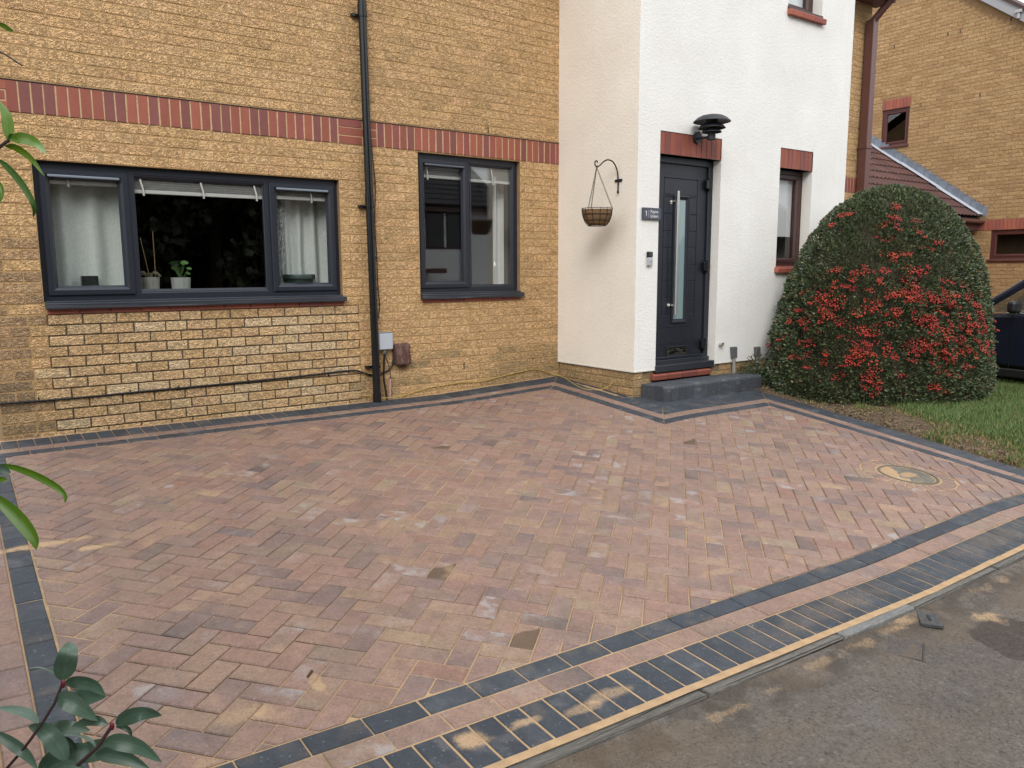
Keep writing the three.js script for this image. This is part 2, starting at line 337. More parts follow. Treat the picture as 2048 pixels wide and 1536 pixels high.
// The driveway's colour map, drawn block by block in ground metres.
const DX = -5.6, DZ = -0.1, DW = 7.3, DH = 5.0;
const SAND = scl(lin('#d3b086'), 0.62);
const driveMap = (() => {
  const W = 2048, Hh = 1400, cv = document.createElement('canvas'); cv.width = W; cv.height = Hh; const g = cv.getContext('2d');
  const X = (x) => ((x - DX) / DW) * W, Z = (z) => ((z - DZ) / DH) * Hh, css = (c) => 'rgb(' + c.map((v) => Math.round(enc(v) * 255)).join(',') + ')';
  g.fillStyle = css(SAND); g.fillRect(0, 0, W, Hh);
  const id = new Int16Array(W * Hh).fill(-1);
  blocks.forEach((b, i) => {
    const P = b.poly, c = centre(P), dx = Math.cos(b.tone.dir) * 0.09, dz = Math.sin(b.tone.dir) * 0.09;
    const gr = g.createLinearGradient(X(c[0] - dx), Z(c[1] - dz), X(c[0] + dx), Z(c[1] + dz)); gr.addColorStop(0.1, css(b.tone.a)); gr.addColorStop(0.9, css(b.tone.b));
    g.fillStyle = gr; g.beginPath(); P.forEach((p, k) => (k ? g.lineTo(X(p[0]), Z(p[1])) : g.moveTo(X(p[0]), Z(p[1])))); g.closePath(); g.strokeStyle = gr; g.lineWidth = 2.6; g.stroke(); g.fill();
    const xs = P.map((p) => X(p[0])), zs = P.map((p) => Z(p[1]));
    const turn = areaOf(P) > 0 ? 1 : -1; for (let z = Math.floor(Math.min(...zs)) - 1; z <= Math.max(...zs) + 1; z++) for (let x = Math.floor(Math.min(...xs)) - 1; x <= Math.max(...xs) + 1; x++) {
      if (x < 0 || z < 0 || x >= W || z >= Hh) continue;
      let inside = true; const s = turn; // convex test
      for (let k = 0; k < P.length; k++) { const k2 = (k + 1) % P.length, cr = (xs[k2] - xs[k]) * (z + 0.5 - zs[k]) - (zs[k2] - zs[k]) * (x + 0.5 - xs[k]); if (cr * s < 0 && Math.abs(cr) > 1.3 * Math.hypot(xs[k2] - xs[k], zs[k2] - zs[k])) { inside = false; break; } }
      if (inside) id[z * W + x] = i;
    }
  });
  const im = g.getImageData(0, 0, W, Hh).data, dec = (v) => { v /= 255; return v <= 0.04045 ? v / 12.92 : Math.pow((v + 0.055) / 1.055, 2.4); };
  const LUT = Array.from({ length: 256 }, (_, i) => dec(i)), white = [0.34, 0.33, 0.33];
  // where loose sand was left lying: x, z, radius along x, along z, strength
  const spills = [[-5.0, 2.2, 0.28, 0.05, 1], [-4.78, 2.36, 0.12, 0.05, 1], [-4.5, 2.3, 0.3, 0.16, 0.22], [-4.62, 4.1, 0.12, 0.06, 0.4], [-4.34, 4.06, 0.03, 0.1, 0.7], [-4.06, 4.58, 0.08, 0.06, 0.8], [-3.86, 4.6, 0.08, 0.03, 0.7], [-3.5, 4.62, 0.1, 0.04, 0.5], [-3.64, 4.64, 0.1, 0.03, 0.5], [-2.3, 4.1, 0.2, 0.04, 0.35], [-2.1, 4.6, 0.6, 0.1, 0.12], [-0.6, 4.6, 0.6, 0.1, 0.12], [-0.1, 0.75, 0.03, 0.5, 1]];
  const damp = [[-3.555, 4.11, 0.03], [-3.515, 3.44, 0.035], [-2.4, 1.62, 0], [-0.62, 2.35, 0.02]].map(([x, z, o]) => { const X0 = Math.round(X(x)), Z0 = Math.round(Z(z)), b = id[Z0 * W + X0]; return { b, z: b >= 0 ? centre(blocks[b].poly)[1] - o : z }; });
  return texture(W, Hh, (u, v, i, j) => {
    const jj = Math.min(Hh - 1, j), k = jj * W + i, x = DX + u * DW, z = DZ + v * DH, b = id[k];
    let c = [LUT[im[k * 4]], LUT[im[k * 4 + 1]], LUT[im[k * 4 + 2]]];
    const g1 = hash(i, j, 5), g2 = vnoise(x * 150, z * 150, 7), g3 = fbm(x * 30, z * 30, 11, 3);
    if (b < 0) return scl(mixc(SAND, lin('#8b6f52'), sstep(0.5, 0.75, g3)), 0.8 + 0.4 * g1);
    const t = blocks[b].tone, dark = t.dark;
    c = scl(c, 1 + (dark ? 0.3 : 0.34) * (g1 - 0.5) + 0.26 * (g2 - 0.5) + 0.34 * (g3 - 0.5));
    const cloud = fbm(x * 2.6 + 3, z * 2.6, 131, 3), e = sstep(0.5, 0.85, fbm(x * 14, z * 14, 151 + (b & 7), 4)) * t.eff * (0.5 + sstep(0.45, 0.7, cloud)); // salts bloomed on the surface
    c = mixc(c, white, clamp(e * (0.6 + 0.8 * g1), 0, 0.5));
    if (vnoise(x * 120, z * 120, 171) > 0.93 && g1 > 0.45) c = mixc(c, white, 0.45);
    let sd = t.sand * 0.5 * sstep(0.5, 0.8, fbm(x * 9, z * 9, 191, 3));
    for (const [sx, sz, rx, rz, w] of spills) { const q = ((x - sx) / rx) ** 2 + ((z - sz) / rz) ** 2; if (q < 2.2) sd += w * sstep(0.25, 0.85, (1.25 - Math.sqrt(q)) + 0.9 * (fbm(x * 16, z * 16, 211, 4) - 0.5)); }
    for (const q of damp) if (q.b === b) c = mixc(c, scl(lin('#5d4a35'), 0.7), 0.85 * sstep(0, 0.012, z - q.z + 0.03 * (fbm(x * 14, 3, 231, 2) - 0.5))); // wet slurry that dried on one block
    return mixc(c, scl(SAND, 0.85 + 0.3 * g1), clamp(sd, 0, 0.92) * (0.35 + 0.65 * sstep(0.25, 0.55, g1 + sd * 0.5)));
  }, true);
})();
driveMap.wrapS = driveMap.wrapT = THREE.ClampToEdgeWrapping;
const paverBump = rep(N512, DW * 2.2, DH * 2.2);
const paverMat = std({ map: driveMap, bumpMap: paverBump, bumpScale: 0.0016, roughness: 0.62 });
const charMat = std({ map: driveMap, bumpMap: paverBump, bumpScale: 0.0013, roughness: 0.72 });
const driveway = structure('driveway');
{
  function prism(mb, b) {
    let P = areaOf(b.poly) > 0 ? [...b.poly].reverse() : b.poly; // seen from above (+y) counter-clockwise
    const I = inset(P, 0.0048); const c = centre(P), uv = (p) => [(p[0] - DX) / DW, (p[1] - DZ) / DH], w = [1, 1, 1];
    const yy = (p, d) => paveY(p[0], p[1]) + b.y + b.tx * (p[0] - c[0]) + b.tz * (p[1] - c[1]) - d;
    const p3 = (p, d) => [p[0], yy(p, d), p[1]];
    let T = I; if (T && areaOf(T) > 0) T = [...T].reverse();
    if (!T || T.length !== P.length) { T = P.map((p) => [p[0] + (c[0] - p[0]) * 0.07, p[1] + (c[1] - p[1]) * 0.07]); }
    else { let best = 0, bd = 1e9; T.forEach((t, k) => { const d = Math.hypot(t[0] - P[0][0], t[1] - P[0][1]); if (d < bd) { bd = d; best = k; } }); T = T.map((_, k) => T[(k + best) % T.length]); }
    for (let k = 1; k + 1 < T.length; k++) mb.tri(p3(T[0], 0), p3(T[k], 0), p3(T[k + 1], 0), uv(T[0]), uv(T[k]), uv(T[k + 1]), w, w, w);
    for (let k = 0; k < P.length; k++) { const l = (k + 1) % P.length; mb.quad(p3(P[k], 0.0038), p3(P[l], 0.0038), p3(T[l], 0), p3(T[k], 0), [uv(P[k]), uv(P[l]), uv(T[l]), uv(T[k])], w); mb.quad(p3(P[k], 0.03), p3(P[l], 0.03), p3(P[l], 0.0038), p3(P[k], 0.0038), [uv(P[k]), uv(P[l]), uv(P[l]), uv(P[k])], w); }
  }
  for (const kind of ['brindle', 'charcoal']) {
    const L = blocks.filter((b) => b.kind === kind).map((b) => { const c = centre(b.poly), p = [c[0], paveY(...c), c[1]]; return { b, s: inView(p, 1.15) ? nearness(p, [0, 1, 0], Math.abs(areaOf(b.poly))) : 0 }; }).sort((a, b) => b.s - a.s);
    const rest = new MB(), m = kind === 'brindle' ? paverMat : charMat;
    L.forEach(({ b }, i) => { if (i < 300) { const mb = new MB(); prism(mb, b); mb.build(numbered(kind === 'brindle' ? 'paving_block' : 'charcoal_block'), m, driveway); } else prism(rest, b); });
    if (!rest.empty) rest.build(kind === 'brindle' ? 'paving_blocks' : 'charcoal_blocks', m, driveway).userData.kind = 'stuff';
  }
  // jointing sand under and between the blocks
  const nx = 240, nz = 170, g = new THREE.PlaneGeometry(1, 1, nx, nz), P = g.attributes.position, U = g.attributes.uv;
  for (let k = 0; k < P.count; k++) {
    const x = mix(-5.5, 1.45, P.getX(k) + 0.5), z = mix(-0.02, 4.75, 0.5 - P.getY(k));
    let y = paveY(x, z) - 0.0115 + 0.0095 * fbm(x * 1.6, z * 1.6, 301, 5);
    if (z < 0.035) y = paveY(x, z) - 0.003 + 0.004 * fbm(x * 8, 2, 303, 3); if (z > 4.5) y = paveY(x, z) - 0.0055 + 0.003 * fbm(x * 9, z * 9, 305, 3);
    if (x > 1.44 - 0.06 * (z - 1.5) && z > 1.5) y -= 0.03;
    if (x > -0.015 && z < 1.15) y -= 0.12; // the open trench beside the plinth
    P.setXYZ(k, x, y, z); U.setXY(k, x, z);
  }
  g.computeVertexNormals();
  const sandMap = texture(256, 256, (u, v) => { const k = 0.75 + 0.5 * hash(Math.floor(u * 256), Math.floor(v * 256), 3) * fbm(u * 8, v * 8, 9, 3, 8) * 1.4; return scl(SAND, k * 0.95); }, true);
  part('joint_sand', g, std({ map: rep(sandMap, 3), roughness: 1, bumpMap: rep(N512, 4), bumpScale: 0.002 }), driveway);
  // the filled edge between the last course and the kerb stands a little proud
}
{ // round inspection cover set in the paving
  const y = paveY(...HOLE), t = thing('inspection_cover', 'round grey inspection cover with sand lying on it in the paving', 'manhole cover', [HOLE[0], y, HOLE[1]]);
  const gx = (paveY(HOLE[0] + 0.2, HOLE[1]) - paveY(HOLE[0] - 0.2, HOLE[1])) / 0.4, gz = (paveY(HOLE[0], HOLE[1] + 0.2) - paveY(HOLE[0], HOLE[1] - 0.2)) / 0.4;
  t.rotation.set(-Math.atan(gz), 0, Math.atan(gx));
  const coverMap = texture(256, 256, (u, v) => { const k = 0.6 + 0.8 * fbm(u * 12, v * 12, 401, 4); return mixc(scl(lin('#6d675c'), k * 0.85), SAND, 0.3 * sstep(0.55, 0.8, fbm(u * 9, v * 9, 405, 4))); }, true);
  const cm = std({ map: coverMap, roughness: 0.85, bumpMap: rep(N512, 2), bumpScale: 0.002 });
  part('frame', lathe([[0.183, -0.03], [0.183, -0.002], [0.186, 0.0], [0.199, 0.0], [0.202, -0.002], [0.202, -0.03]], 56), cm, t);
  part('lid', lathe([[0, -0.006], [0.17, -0.006], [0.178, -0.008], [0.18, -0.03]], 56), cm, t);
  const sp = lathe([[0, 0.001], [0.035, 0], [0.06, -0.0045], [0.066, -0.007]], 24); sp.scale(1.15, 1, 0.7);
  part('sand', sp, std({ color: new THREE.Color().setRGB(...scl(SAND, 0.95)), roughness: 1, bumpMap: rep(N512, 2), bumpScale: 0.003 }), t);
}
{ // damp oval marks left on single blocks are in the map; here the dead leaf that lies on the paving
  const g = new THREE.PlaneGeometry(0.02, 0.015, 4, 3), P = g.attributes.position;
  for (let i = 0; i < P.count; i++) P.setZ(i, 0.012 * Math.sin(P.getX(i) * 120) + 0.006);
  g.rotateX(-1.3); g.computeVertexNormals(); g.translate(-4.352, paveY(-4.352, 4.009) + 0.014, 4.009);
  single('dead_leaf', 'small curled brown dead leaf lying on the paving', 'leaf', g, std({ color: rgb(0.07, 0.035, 0.012), roughness: 0.9, side: THREE.DoubleSide }));
}
// ---------------------------------------------------------------- the brick house
const BAND = 2.265, WR = 3.37, TZ = 1.154, CP = 0.0771; // band underside, rendered bay, course height below the band
const house = thing('brick_house', 'buff brick house with a white rendered entrance bay and dark grey windows', 'house');
const buff = (r, x, y) => { // clay tones; older bricks near the ground are weathered darker and greener
  const base = [[0.68, 0.43, 0.21], [0.695, 0.433, 0.215], [0.655, 0.413, 0.2], [0.705, 0.45, 0.23], [0.685, 0.42, 0.21]][Math.floor(r() * 5)];
  let c = scl(base, 0.94 + r() * 0.12);
  const w = fbm(x * 0.9 + 20, y * 1.3, 501, 3), low = y < 0.42 ? 1 : 0;
  if (low && w + r() * 0.25 > 0.5) c = mixc(c, [0.24, 0.19, 0.1], 0.25 + 0.4 * r());
  if (x < -4.71 && r() < 0.85 && y < 1.45) c = mixc(c, [0.27, 0.18, 0.115], 0.35 + 0.4 * r());  // low far-left bricks: dirt and the shrub's shade, both mixed into the colour
  if (w > 0.62 && r() < 0.5) c = mixc(c, [0.46, 0.3, 0.145], 0.4);
  return c;
};
const paleTones = [[0.72, 0.49, 0.265], [0.74, 0.53, 0.3], [0.69, 0.45, 0.23], [0.76, 0.56, 0.34], [0.66, 0.43, 0.215], [0.72, 0.475, 0.26]];
const redTones = [[0.32, 0.092, 0.058], [0.29, 0.082, 0.054], [0.255, 0.075, 0.06], [0.34, 0.098, 0.06], [0.225, 0.073, 0.062]];
const W1 = { x: [-4.712, -2.437], y: [BAND - 1.3, BAND - 0.308] }, W2 = { x: [-1.657, -0.499], y: [BAND - 1.297, BAND - 0.008] };
const S1 = { x: [-4.702, -2.428], y: [BAND - 1.388, BAND - 1.3] }, S2 = { x: [-1.64, -0.5], y: [BAND - 1.388, BAND - 1.297] };
const TOPY = 4.86, LEFT = -5.04, RIGHT = 5.68;
{
  const r = rng(1234), frontWall = new MB(), J = 0.005, list = []; // list of bricks to place: rect, tone, raised
  const holes = [[...W1.x, ...W1.y], [...W2.x, ...W2.y], [...S1.x, ...S1.y], [...S2.x, ...S2.y]];
  const spans = (a, b, v0, v1) => { let S = [[a, b]]; for (const h of holes) if (h[2] < v1 - 0.02 && h[3] > v0 + 0.02) S = S.flatMap(([p, q]) => (h[1] <= p || h[0] >= q ? [[p, q]] : [[p, h[0]], [h[1], q]].filter((s) => s[1] - s[0] > 0.02))); return S; };
  const course = (v0, v1, off, x0, x1, rowFromSill) => {
    let S = spans(x0, x1, v0, v1);
    if (rowFromSill !== null && rowFromSill >= 0 && rowFromSill <= 12) { // rebuilt rows start with whole bricks at their toothed ends
      const odd = rowFromSill % 2, e0 = odd ? -4.812 : -4.702, e1 = odd ? -2.405 : -2.291, k = 4 + ((rowFromSill * 3) % 3);
      for (let x = e0, i = 0; i < 11; i++) { const w = i === k ? e1 - e0 - 2.25 : 0.225; list.push({ u: [x, x + w], v: [v0, v1], pale: true }); x += w; }
      S = S.flatMap(([p, q]) => (e1 <= p || e0 >= q ? [[p, q]] : [[p, e0], [e1, q]].filter((t) => t[1] - t[0] > 0.02)));
    }
    for (const [a, b] of S) {
      const cuts = [a]; for (let k = Math.ceil((a - off) / 0.225); off + k * 0.225 < b; k++) { const x = off + k * 0.225; if (x > a + 0.035 && x < b - 0.035) cuts.push(x); }
      cuts.push(b);
      for (let i = 0; i + 1 < cuts.length; i++) list.push({ u: [cuts[i], cuts[i + 1]], v: [v0, v1], pale: false });
    }
  };
  // below the band
  for (let k = 0; k < 31; k++) { const v1 = BAND - k * CP, v0 = Math.max(-0.09, v1 - CP); if (v1 < -0.05) break; course(v0, v1, k % 2 ? 0.013 : 0.1255, LEFT, 0.02, k >= 18 && k < 31 ? k - 18 : null); course(v0, v1, k % 2 ? 0.013 : 0.1255, WR + 0.002, RIGHT, null); }
  // above the band
  for (let k = 0; k < 33; k++) { const v0 = BAND + 0.219 + k * 0.0752; course(v0, v0 + 0.0752, k % 2 ? 0.06 : 0.1725, LEFT, 0.02, null); course(v0, v0 + 0.0752, k % 2 ? 0.06 : 0.1725, WR + 0.002, RIGHT, null); }
  const bricks = list.map((b) => ({ ...b, s: inView([(b.u[0] + b.u[1]) / 2, (b.v[0] + b.v[1]) / 2, 0], 1.05) ? nearness([(b.u[0] + b.u[1]) / 2, (b.v[0] + b.v[1]) / 2, 0], [0, 0, 1], (b.u[1] - b.u[0]) * (b.v[1] - b.v[0])) : 0 })).sort((a, b) => b.s - a.s);
  const rest = new MB();
  bricks.forEach((b, i) => {
    const mb = i < 300 ? new MB() : rest, cx = (b.u[0] + b.u[1]) / 2, cy = (b.v[0] + b.v[1]) / 2;
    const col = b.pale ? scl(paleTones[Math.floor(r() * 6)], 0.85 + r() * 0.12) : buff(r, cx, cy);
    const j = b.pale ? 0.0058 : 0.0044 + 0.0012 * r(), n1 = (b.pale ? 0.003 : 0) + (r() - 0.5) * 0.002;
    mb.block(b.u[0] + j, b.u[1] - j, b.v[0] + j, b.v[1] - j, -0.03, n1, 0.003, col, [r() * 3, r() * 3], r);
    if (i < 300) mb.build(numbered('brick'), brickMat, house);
  });
  const rw = rest.build('brickwork', brickMat, house); rw.userData.kind = 'stuff';
  // mortar: tan in the old work, dark grey in the rebuilt panel
  const mo = new MB(), tan = [0.47, 0.3, 0.135], dark = [0.16, 0.13, 0.09];
  mo.sheet(LEFT, 0.02, -0.35, TOPY, -0.0032, [[...W1.x, ...W1.y], [...W2.x, ...W2.y], [-4.705, -2.29, -0.08, BAND - 18 * CP]], tan);
  mo.sheet(WR, RIGHT, -0.6, TOPY, -0.0032, [], tan);
  mo.sheet(-4.705, -2.29, -0.08, BAND - 18 * CP, -0.0085, [], dark);
  mo.sheet(LEFT, 0.02, BAND + 0.001, BAND + 0.208, 0.0005, [], [0.62, 0.42, 0.24]); mo.sheet(WR, RIGHT, BAND + 0.001, BAND + 0.208, 0.0005, [], [0.62, 0.42, 0.24]);
  for (const w of [W1, W2]) mo.reveal(...w.x, ...w.y, -0.16, -0.0045, [0.3, 0.19, 0.095]);
  mo.build('mortar', mortarMat, house).userData.kind = 'stuff';
  // side and back of the house, so that it is closed
  const bk = new MB(); const c = [0.38, 0.24, 0.12];
  bk.quad([LEFT, -0.6, -8], [LEFT, -0.6, -0.0045], [LEFT, TOPY, -0.0045], [LEFT, TOPY, -8], [[0, 0], [8, 0], [8, 5], [0, 5]], c);
  bk.quad([RIGHT, -0.6, -0.0045], [RIGHT, -0.6, -8], [RIGHT, TOPY, -8], [RIGHT, TOPY, -0.0045], [[0, 0], [8, 0], [8, 5], [0, 5]], c);
  bk.quad([RIGHT, -0.6, -8], [LEFT, -0.6, -8], [LEFT, TOPY, -8], [RIGHT, TOPY, -8], [[0, 0], [8, 0], [8, 5], [0, 5]], c);
  bk.build('rear_walls', brickMat, house);
  { // the return face at the right-hand corner shows its own bricks edge-on
    const q = new MB([RIGHT, 0, 0], [0, 0, -1], [0, 1, 0], [1, 0, 0]), rr = rng(8);
    for (let k = 0; k < 62; k++) for (let i = 0; i < 4; i++) { const v0 = -0.1 + k * 0.0755, o = (k % 2 ? 0 : -0.11) + i * 0.225; q.block(Math.max(0.002, o) + 0.004, o + 0.221, v0 + 0.004, v0 + 0.0715, -0.01, 0.004, 0.003, buff(rr, 5, v0 + 0.8), [rr() * 3, rr() * 3]); }
    const m = q.build('return_brickwork', brickMat, house); m.userData.kind = 'stuff';
  }
  // red soldier course between two storeys, broken by stacks of stretchers
  const sold = (a, n) => { for (let i = 0; i < n; i++) { const mb = new MB(), x = a + i * 0.075; mb.block(x + 0.0055, x + 0.0695, BAND + 0.002, BAND + 0.207, -0.03, 0.004 + (r() - 0.5) * 0.002, 0.0025, scl(redTones[Math.floor(r() * 5)], 0.92 + r() * 0.16), [r() * 3, r() * 3], r); mb.build(numbered('soldier_brick'), redMat, house); } };
  const stack = (a, b) => { for (let k = 0; k < 3; k++) { const L = k % 2 ? [[a, b]] : [[a, a + 0.225], [a + 0.225, b]]; for (const [p, q] of L) { if (q - p < 0.03) continue; const mb = new MB(), y = BAND + k * 0.0705; mb.block(p + 0.0045, q - 0.0045, y + 0.003, y + 0.0655, -0.03, 0.004, 0.0025, scl(redTones[Math.floor(r() * 4)], 1.05), [r() * 3, r() * 3], r); mb.build(numbered('stretcher_brick'), redMat, house); } } };
  stack(-5.04, -4.83); sold(-4.83, 32); stack(-2.43, -2.065); sold(-2.065, 27);
  { const mb = new MB(); mb.block(-0.036, 0.02, BAND + 0.002, BAND + 0.207, -0.03, 0.004, 0.0025, redTones[0]); mb.build(numbered('soldier_brick'), redMat, house); }
  sold(WR + 0.05, 30);
  { const mb = new MB(); mb.block(LEFT, 0.01, BAND + 0.209, BAND + 0.2145, -0.03, 0.008, 0.001, [0.02, 0.02, 0.022]); mb.build('damp_course', vcMat({ roughness: 0.6 }), house); }
  // red creasing course under the sills
  for (const s of [S1, S2]) { const n = Math.round((s.x[1] - s.x[0]) / 0.215), w = (s.x[1] - s.x[0]) / n; for (let i = 0; i < n; i++) { const mb = new MB(); mb.block(s.x[0] + i * w + 0.004, s.x[0] + (i + 1) * w - 0.004, s.y[0] + 0.003, s.y[1] - 0.01, -0.03, 0.008, 0.003, scl(redTones[Math.floor(r() * 5)], 0.95), [r() * 3, r() * 3], r); mb.build(numbered('sill_brick'), redMat, house); } }
  // open weep joints
  for (const [x, y] of [[-1.189, 0.252], [-0.334, 0.289]]) part('weep_vent', box(x - 0.006, x + 0.006, y - 0.033, y + 0.033, -0.004, 0.0015), std({ color: rgb(0.03, 0.028, 0.024), roughness: 0.9 }), house);
  part('weep_vent', box(-0.884, -0.873, 2.493, 2.553, -0.004, 0.001), std({ color: rgb(0.02, 0.018, 0.016), roughness: 0.9 }), house);
}
// ---- windows: outer frame, sashes with sloped beads, panes, trickle vents, projecting sill
const FR = [[0, -0.1], [0, -0.022], [0.004, -0.018], [0.052, -0.018], [0.06, -0.024], [0.06, -0.1]];
const SASH = [[0, -0.03], [0, -0.006], [0.006, -0.001], [0.038, 0.0], [0.056, -0.012], [0.07, -0.036]];
const BEAD = [[0, -0.024], [0.004, -0.022], [0.024, -0.04]];
{
  const win = sub('window', house, 'wide three-light dark grey window');
  const f = new MB(); f.ring(...W1.x, ...W1.y, FR); f.build('frame', anthracite, win); win.position.z = -0.032;
  const y0 = W1.y[0], y1 = W1.y[1];
  for (const x of [-4.082, -3.052]) part('mullion', box(x - 0.026, x + 0.026, y0 + 0.055, y1 - 0.055, -0.1, -0.0175, 0.003), anthracite, win);
  const add = (a, b) => { const m = new MB(); m.ring(a, b, y0 + 0.045, y1 - 0.05, SASH); m.build('sash', anthracite, win); for (const dz of [0, 0.02]) part('pane', new THREE.PlaneGeometry(b - a - 0.13, y1 - y0 - 0.2).translate((a + b) / 2, (y0 + y1) / 2, -0.037 - dz), glassMat, win); part('trickle_vent', box(a + 0.055, b - 0.06, y1 - 0.108, y1 - 0.091, -0.004, 0.018, 0.005), trimGrey, win); };
  add(-4.676, -4.1); add(-3.036, -2.47);
  const bd = new MB(); bd.ring(-4.086, -3.063, y0 + 0.058, y1 - 0.06, BEAD); bd.build('glazing_bead', anthracite, win);
  for (const dz of [0, 0.02]) part('pane', new THREE.PlaneGeometry(1.0, y1 - y0 - 0.14).translate(-3.575, (y0 + y1) / 2, -0.041 - dz), glassMat, win);
  part('sill', [box(W1.x[0] + 0.006, W1.x[1] + 0.02, y0 - 0.05, y0 - 0.008, 0.0, 0.078, 0.006), box(W1.x[0] + 0.006, W1.x[1] - 0.002, y0 - 0.03, y0 + 0.006, -0.09, 0.05, 0.004)], sillMat, win);
}
{
  const win = sub('window', house, 'two-light dark grey window'), y0 = W2.y[0], y1 = W2.y[1], f = new MB();
  f.ring(...W2.x, ...W2.y, FR); f.build('frame', anthracite, win); win.position.z = -0.032;
  part('mullion', box(-1.118, -1.07, y0 + 0.055, y1 - 0.055, -0.1, -0.0175, 0.003), anthracite, win);
  const m = new MB(); m.ring(-1.63, -1.09, y0 + 0.045, y1 - 0.045, SASH); m.build('sash', anthracite, win);
  for (const dz of [0, 0.02]) part('pane', new THREE.PlaneGeometry(0.42, y1 - y0 - 0.2).translate(-1.36, (y0 + y1) / 2, -0.037 - dz), glassMat, win);
  part('trickle_vent', box(-1.575, -1.15, y1 - 0.108, y1 - 0.091, -0.004, 0.018, 0.005), std({ color: rgb(0.09, 0.1, 0.125), roughness: 0.35 }), win);
  const bd = new MB(); bd.ring(-1.062, -0.548, y0 + 0.05, y1 - 0.056, BEAD); bd.build('glazing_bead', anthracite, win);
  for (const dz of [0, 0.02]) part('pane', new THREE.PlaneGeometry(0.5, y1 - y0 - 0.13).translate(-0.805, (y0 + y1) / 2, -0.041 - dz), glassMat, win);
  part('sill', [box(W2.x[0] - 0.004, W2.x[1] + 0.024, y0 - 0.056, y0 - 0.01, 0.0, 0.078, 0.006), box(W2.x[0] + 0.002, W2.x[1] - 0.002, y0 - 0.03, y0 + 0.006, -0.09, 0.05, 0.004)], sillMat, win);
}
{ // rooms behind the windows
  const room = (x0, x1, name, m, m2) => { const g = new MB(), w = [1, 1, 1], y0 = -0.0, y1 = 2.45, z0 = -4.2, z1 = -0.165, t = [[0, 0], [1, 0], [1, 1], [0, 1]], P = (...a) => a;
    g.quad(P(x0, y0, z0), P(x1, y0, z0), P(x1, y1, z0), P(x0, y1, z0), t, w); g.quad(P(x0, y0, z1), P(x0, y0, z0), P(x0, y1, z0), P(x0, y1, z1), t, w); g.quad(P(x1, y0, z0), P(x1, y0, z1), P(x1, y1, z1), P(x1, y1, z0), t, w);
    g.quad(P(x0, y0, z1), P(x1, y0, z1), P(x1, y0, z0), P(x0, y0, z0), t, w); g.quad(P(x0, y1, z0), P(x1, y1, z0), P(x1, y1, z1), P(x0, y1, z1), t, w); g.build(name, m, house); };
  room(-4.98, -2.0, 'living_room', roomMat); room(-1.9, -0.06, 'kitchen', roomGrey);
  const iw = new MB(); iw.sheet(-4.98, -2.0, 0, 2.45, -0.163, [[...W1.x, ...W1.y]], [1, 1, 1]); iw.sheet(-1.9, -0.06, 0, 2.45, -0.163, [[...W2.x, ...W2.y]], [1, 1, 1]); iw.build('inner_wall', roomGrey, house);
  part('window_board', [box(-4.75, -2.4, W1.y[0] - 0.03, W1.y[0] + 0.058, -0.38, -0.101, 0.004), box(-1.69, -0.46, W2.y[0] - 0.03, W2.y[0] + 0.05, -0.36, -0.101, 0.004)], std({ color: rgb(0.35, 0.34, 0.33), roughness: 0.5 }), house);
}
// ---- rendered entrance bay
{
  const bay = sub('rendered_bay', house), w = [0.8, 0.795, 0.775], cream = [0.82, 0.765, 0.68], jamb = [0.82, 0.8, 0.76], y0 = BAND - 2.055, y1 = TOPY + 0.4;
  const DOOR = [0.29, 1.165, y0 - 0.02, BAND + 0.207], D2 = [2.126, 2.715, BAND - 1.1, BAND + 0.207], UP = [2.143, 2.75, BAND + 1.56, BAND + 2.7], LP = [1.09, 1.5, BAND + 1.93, BAND + 2.6];
  const fm = new MB([0, 0, TZ]); fm.sheet(0, WR, y0, y1, 0, [DOOR, D2, UP, LP], w);
  fm.reveal(DOOR[0], DOOR[1], DOOR[2], BAND, -0.25, 0, jamb); fm.reveal(D2[0], D2[1], D2[2], BAND, -0.2, 0, jamb); fm.reveal(UP[0], UP[1], UP[2], UP[3], -0.2, 0, jamb); fm.reveal(...LP, -0.2, 0, cream);
  fm.build('front_face', renderMat, bay);
  const sm = new MB([0, 0, 0], [0, 0, 1], [0, 1, 0], [-1, 0, 0]); sm.sheet(-0.004, TZ, y0, y1, 0, [], cream); sm.build('side_face', renderMat, bay, 'cream side of the rendered bay');
  const rm = new MB([WR, 0, 0], [0, 0, -1], [0, 1, 0], [1, 0, 0]); rm.sheet(-TZ, 0.004, y0 - 0.2, y1, 0, [], w);
  rm.quad([0, y0, -0.02], [WR, y0, -0.02], [WR, y0, TZ], [0, y0, TZ], [[0, 0], [1, 0], [1, 1], [0, 1]], w); rm.quad([0, y1, TZ], [WR, y1, TZ], [WR, y1, -1], [0, y1, -1], [[0, 0], [1, 0], [1, 1], [0, 1]], w);
  rm.build('far_face', renderMat, bay);
  part('bell_bead', [box(-0.004, WR, y0 - 0.006, y0 + 0.004, TZ - 0.01, TZ + 0.004), box(-0.004, 0.006, y0 - 0.006, y0 + 0.004, 0, TZ)], std({ color: rgb(0.6, 0.58, 0.52), roughness: 0.7 }), bay);
}
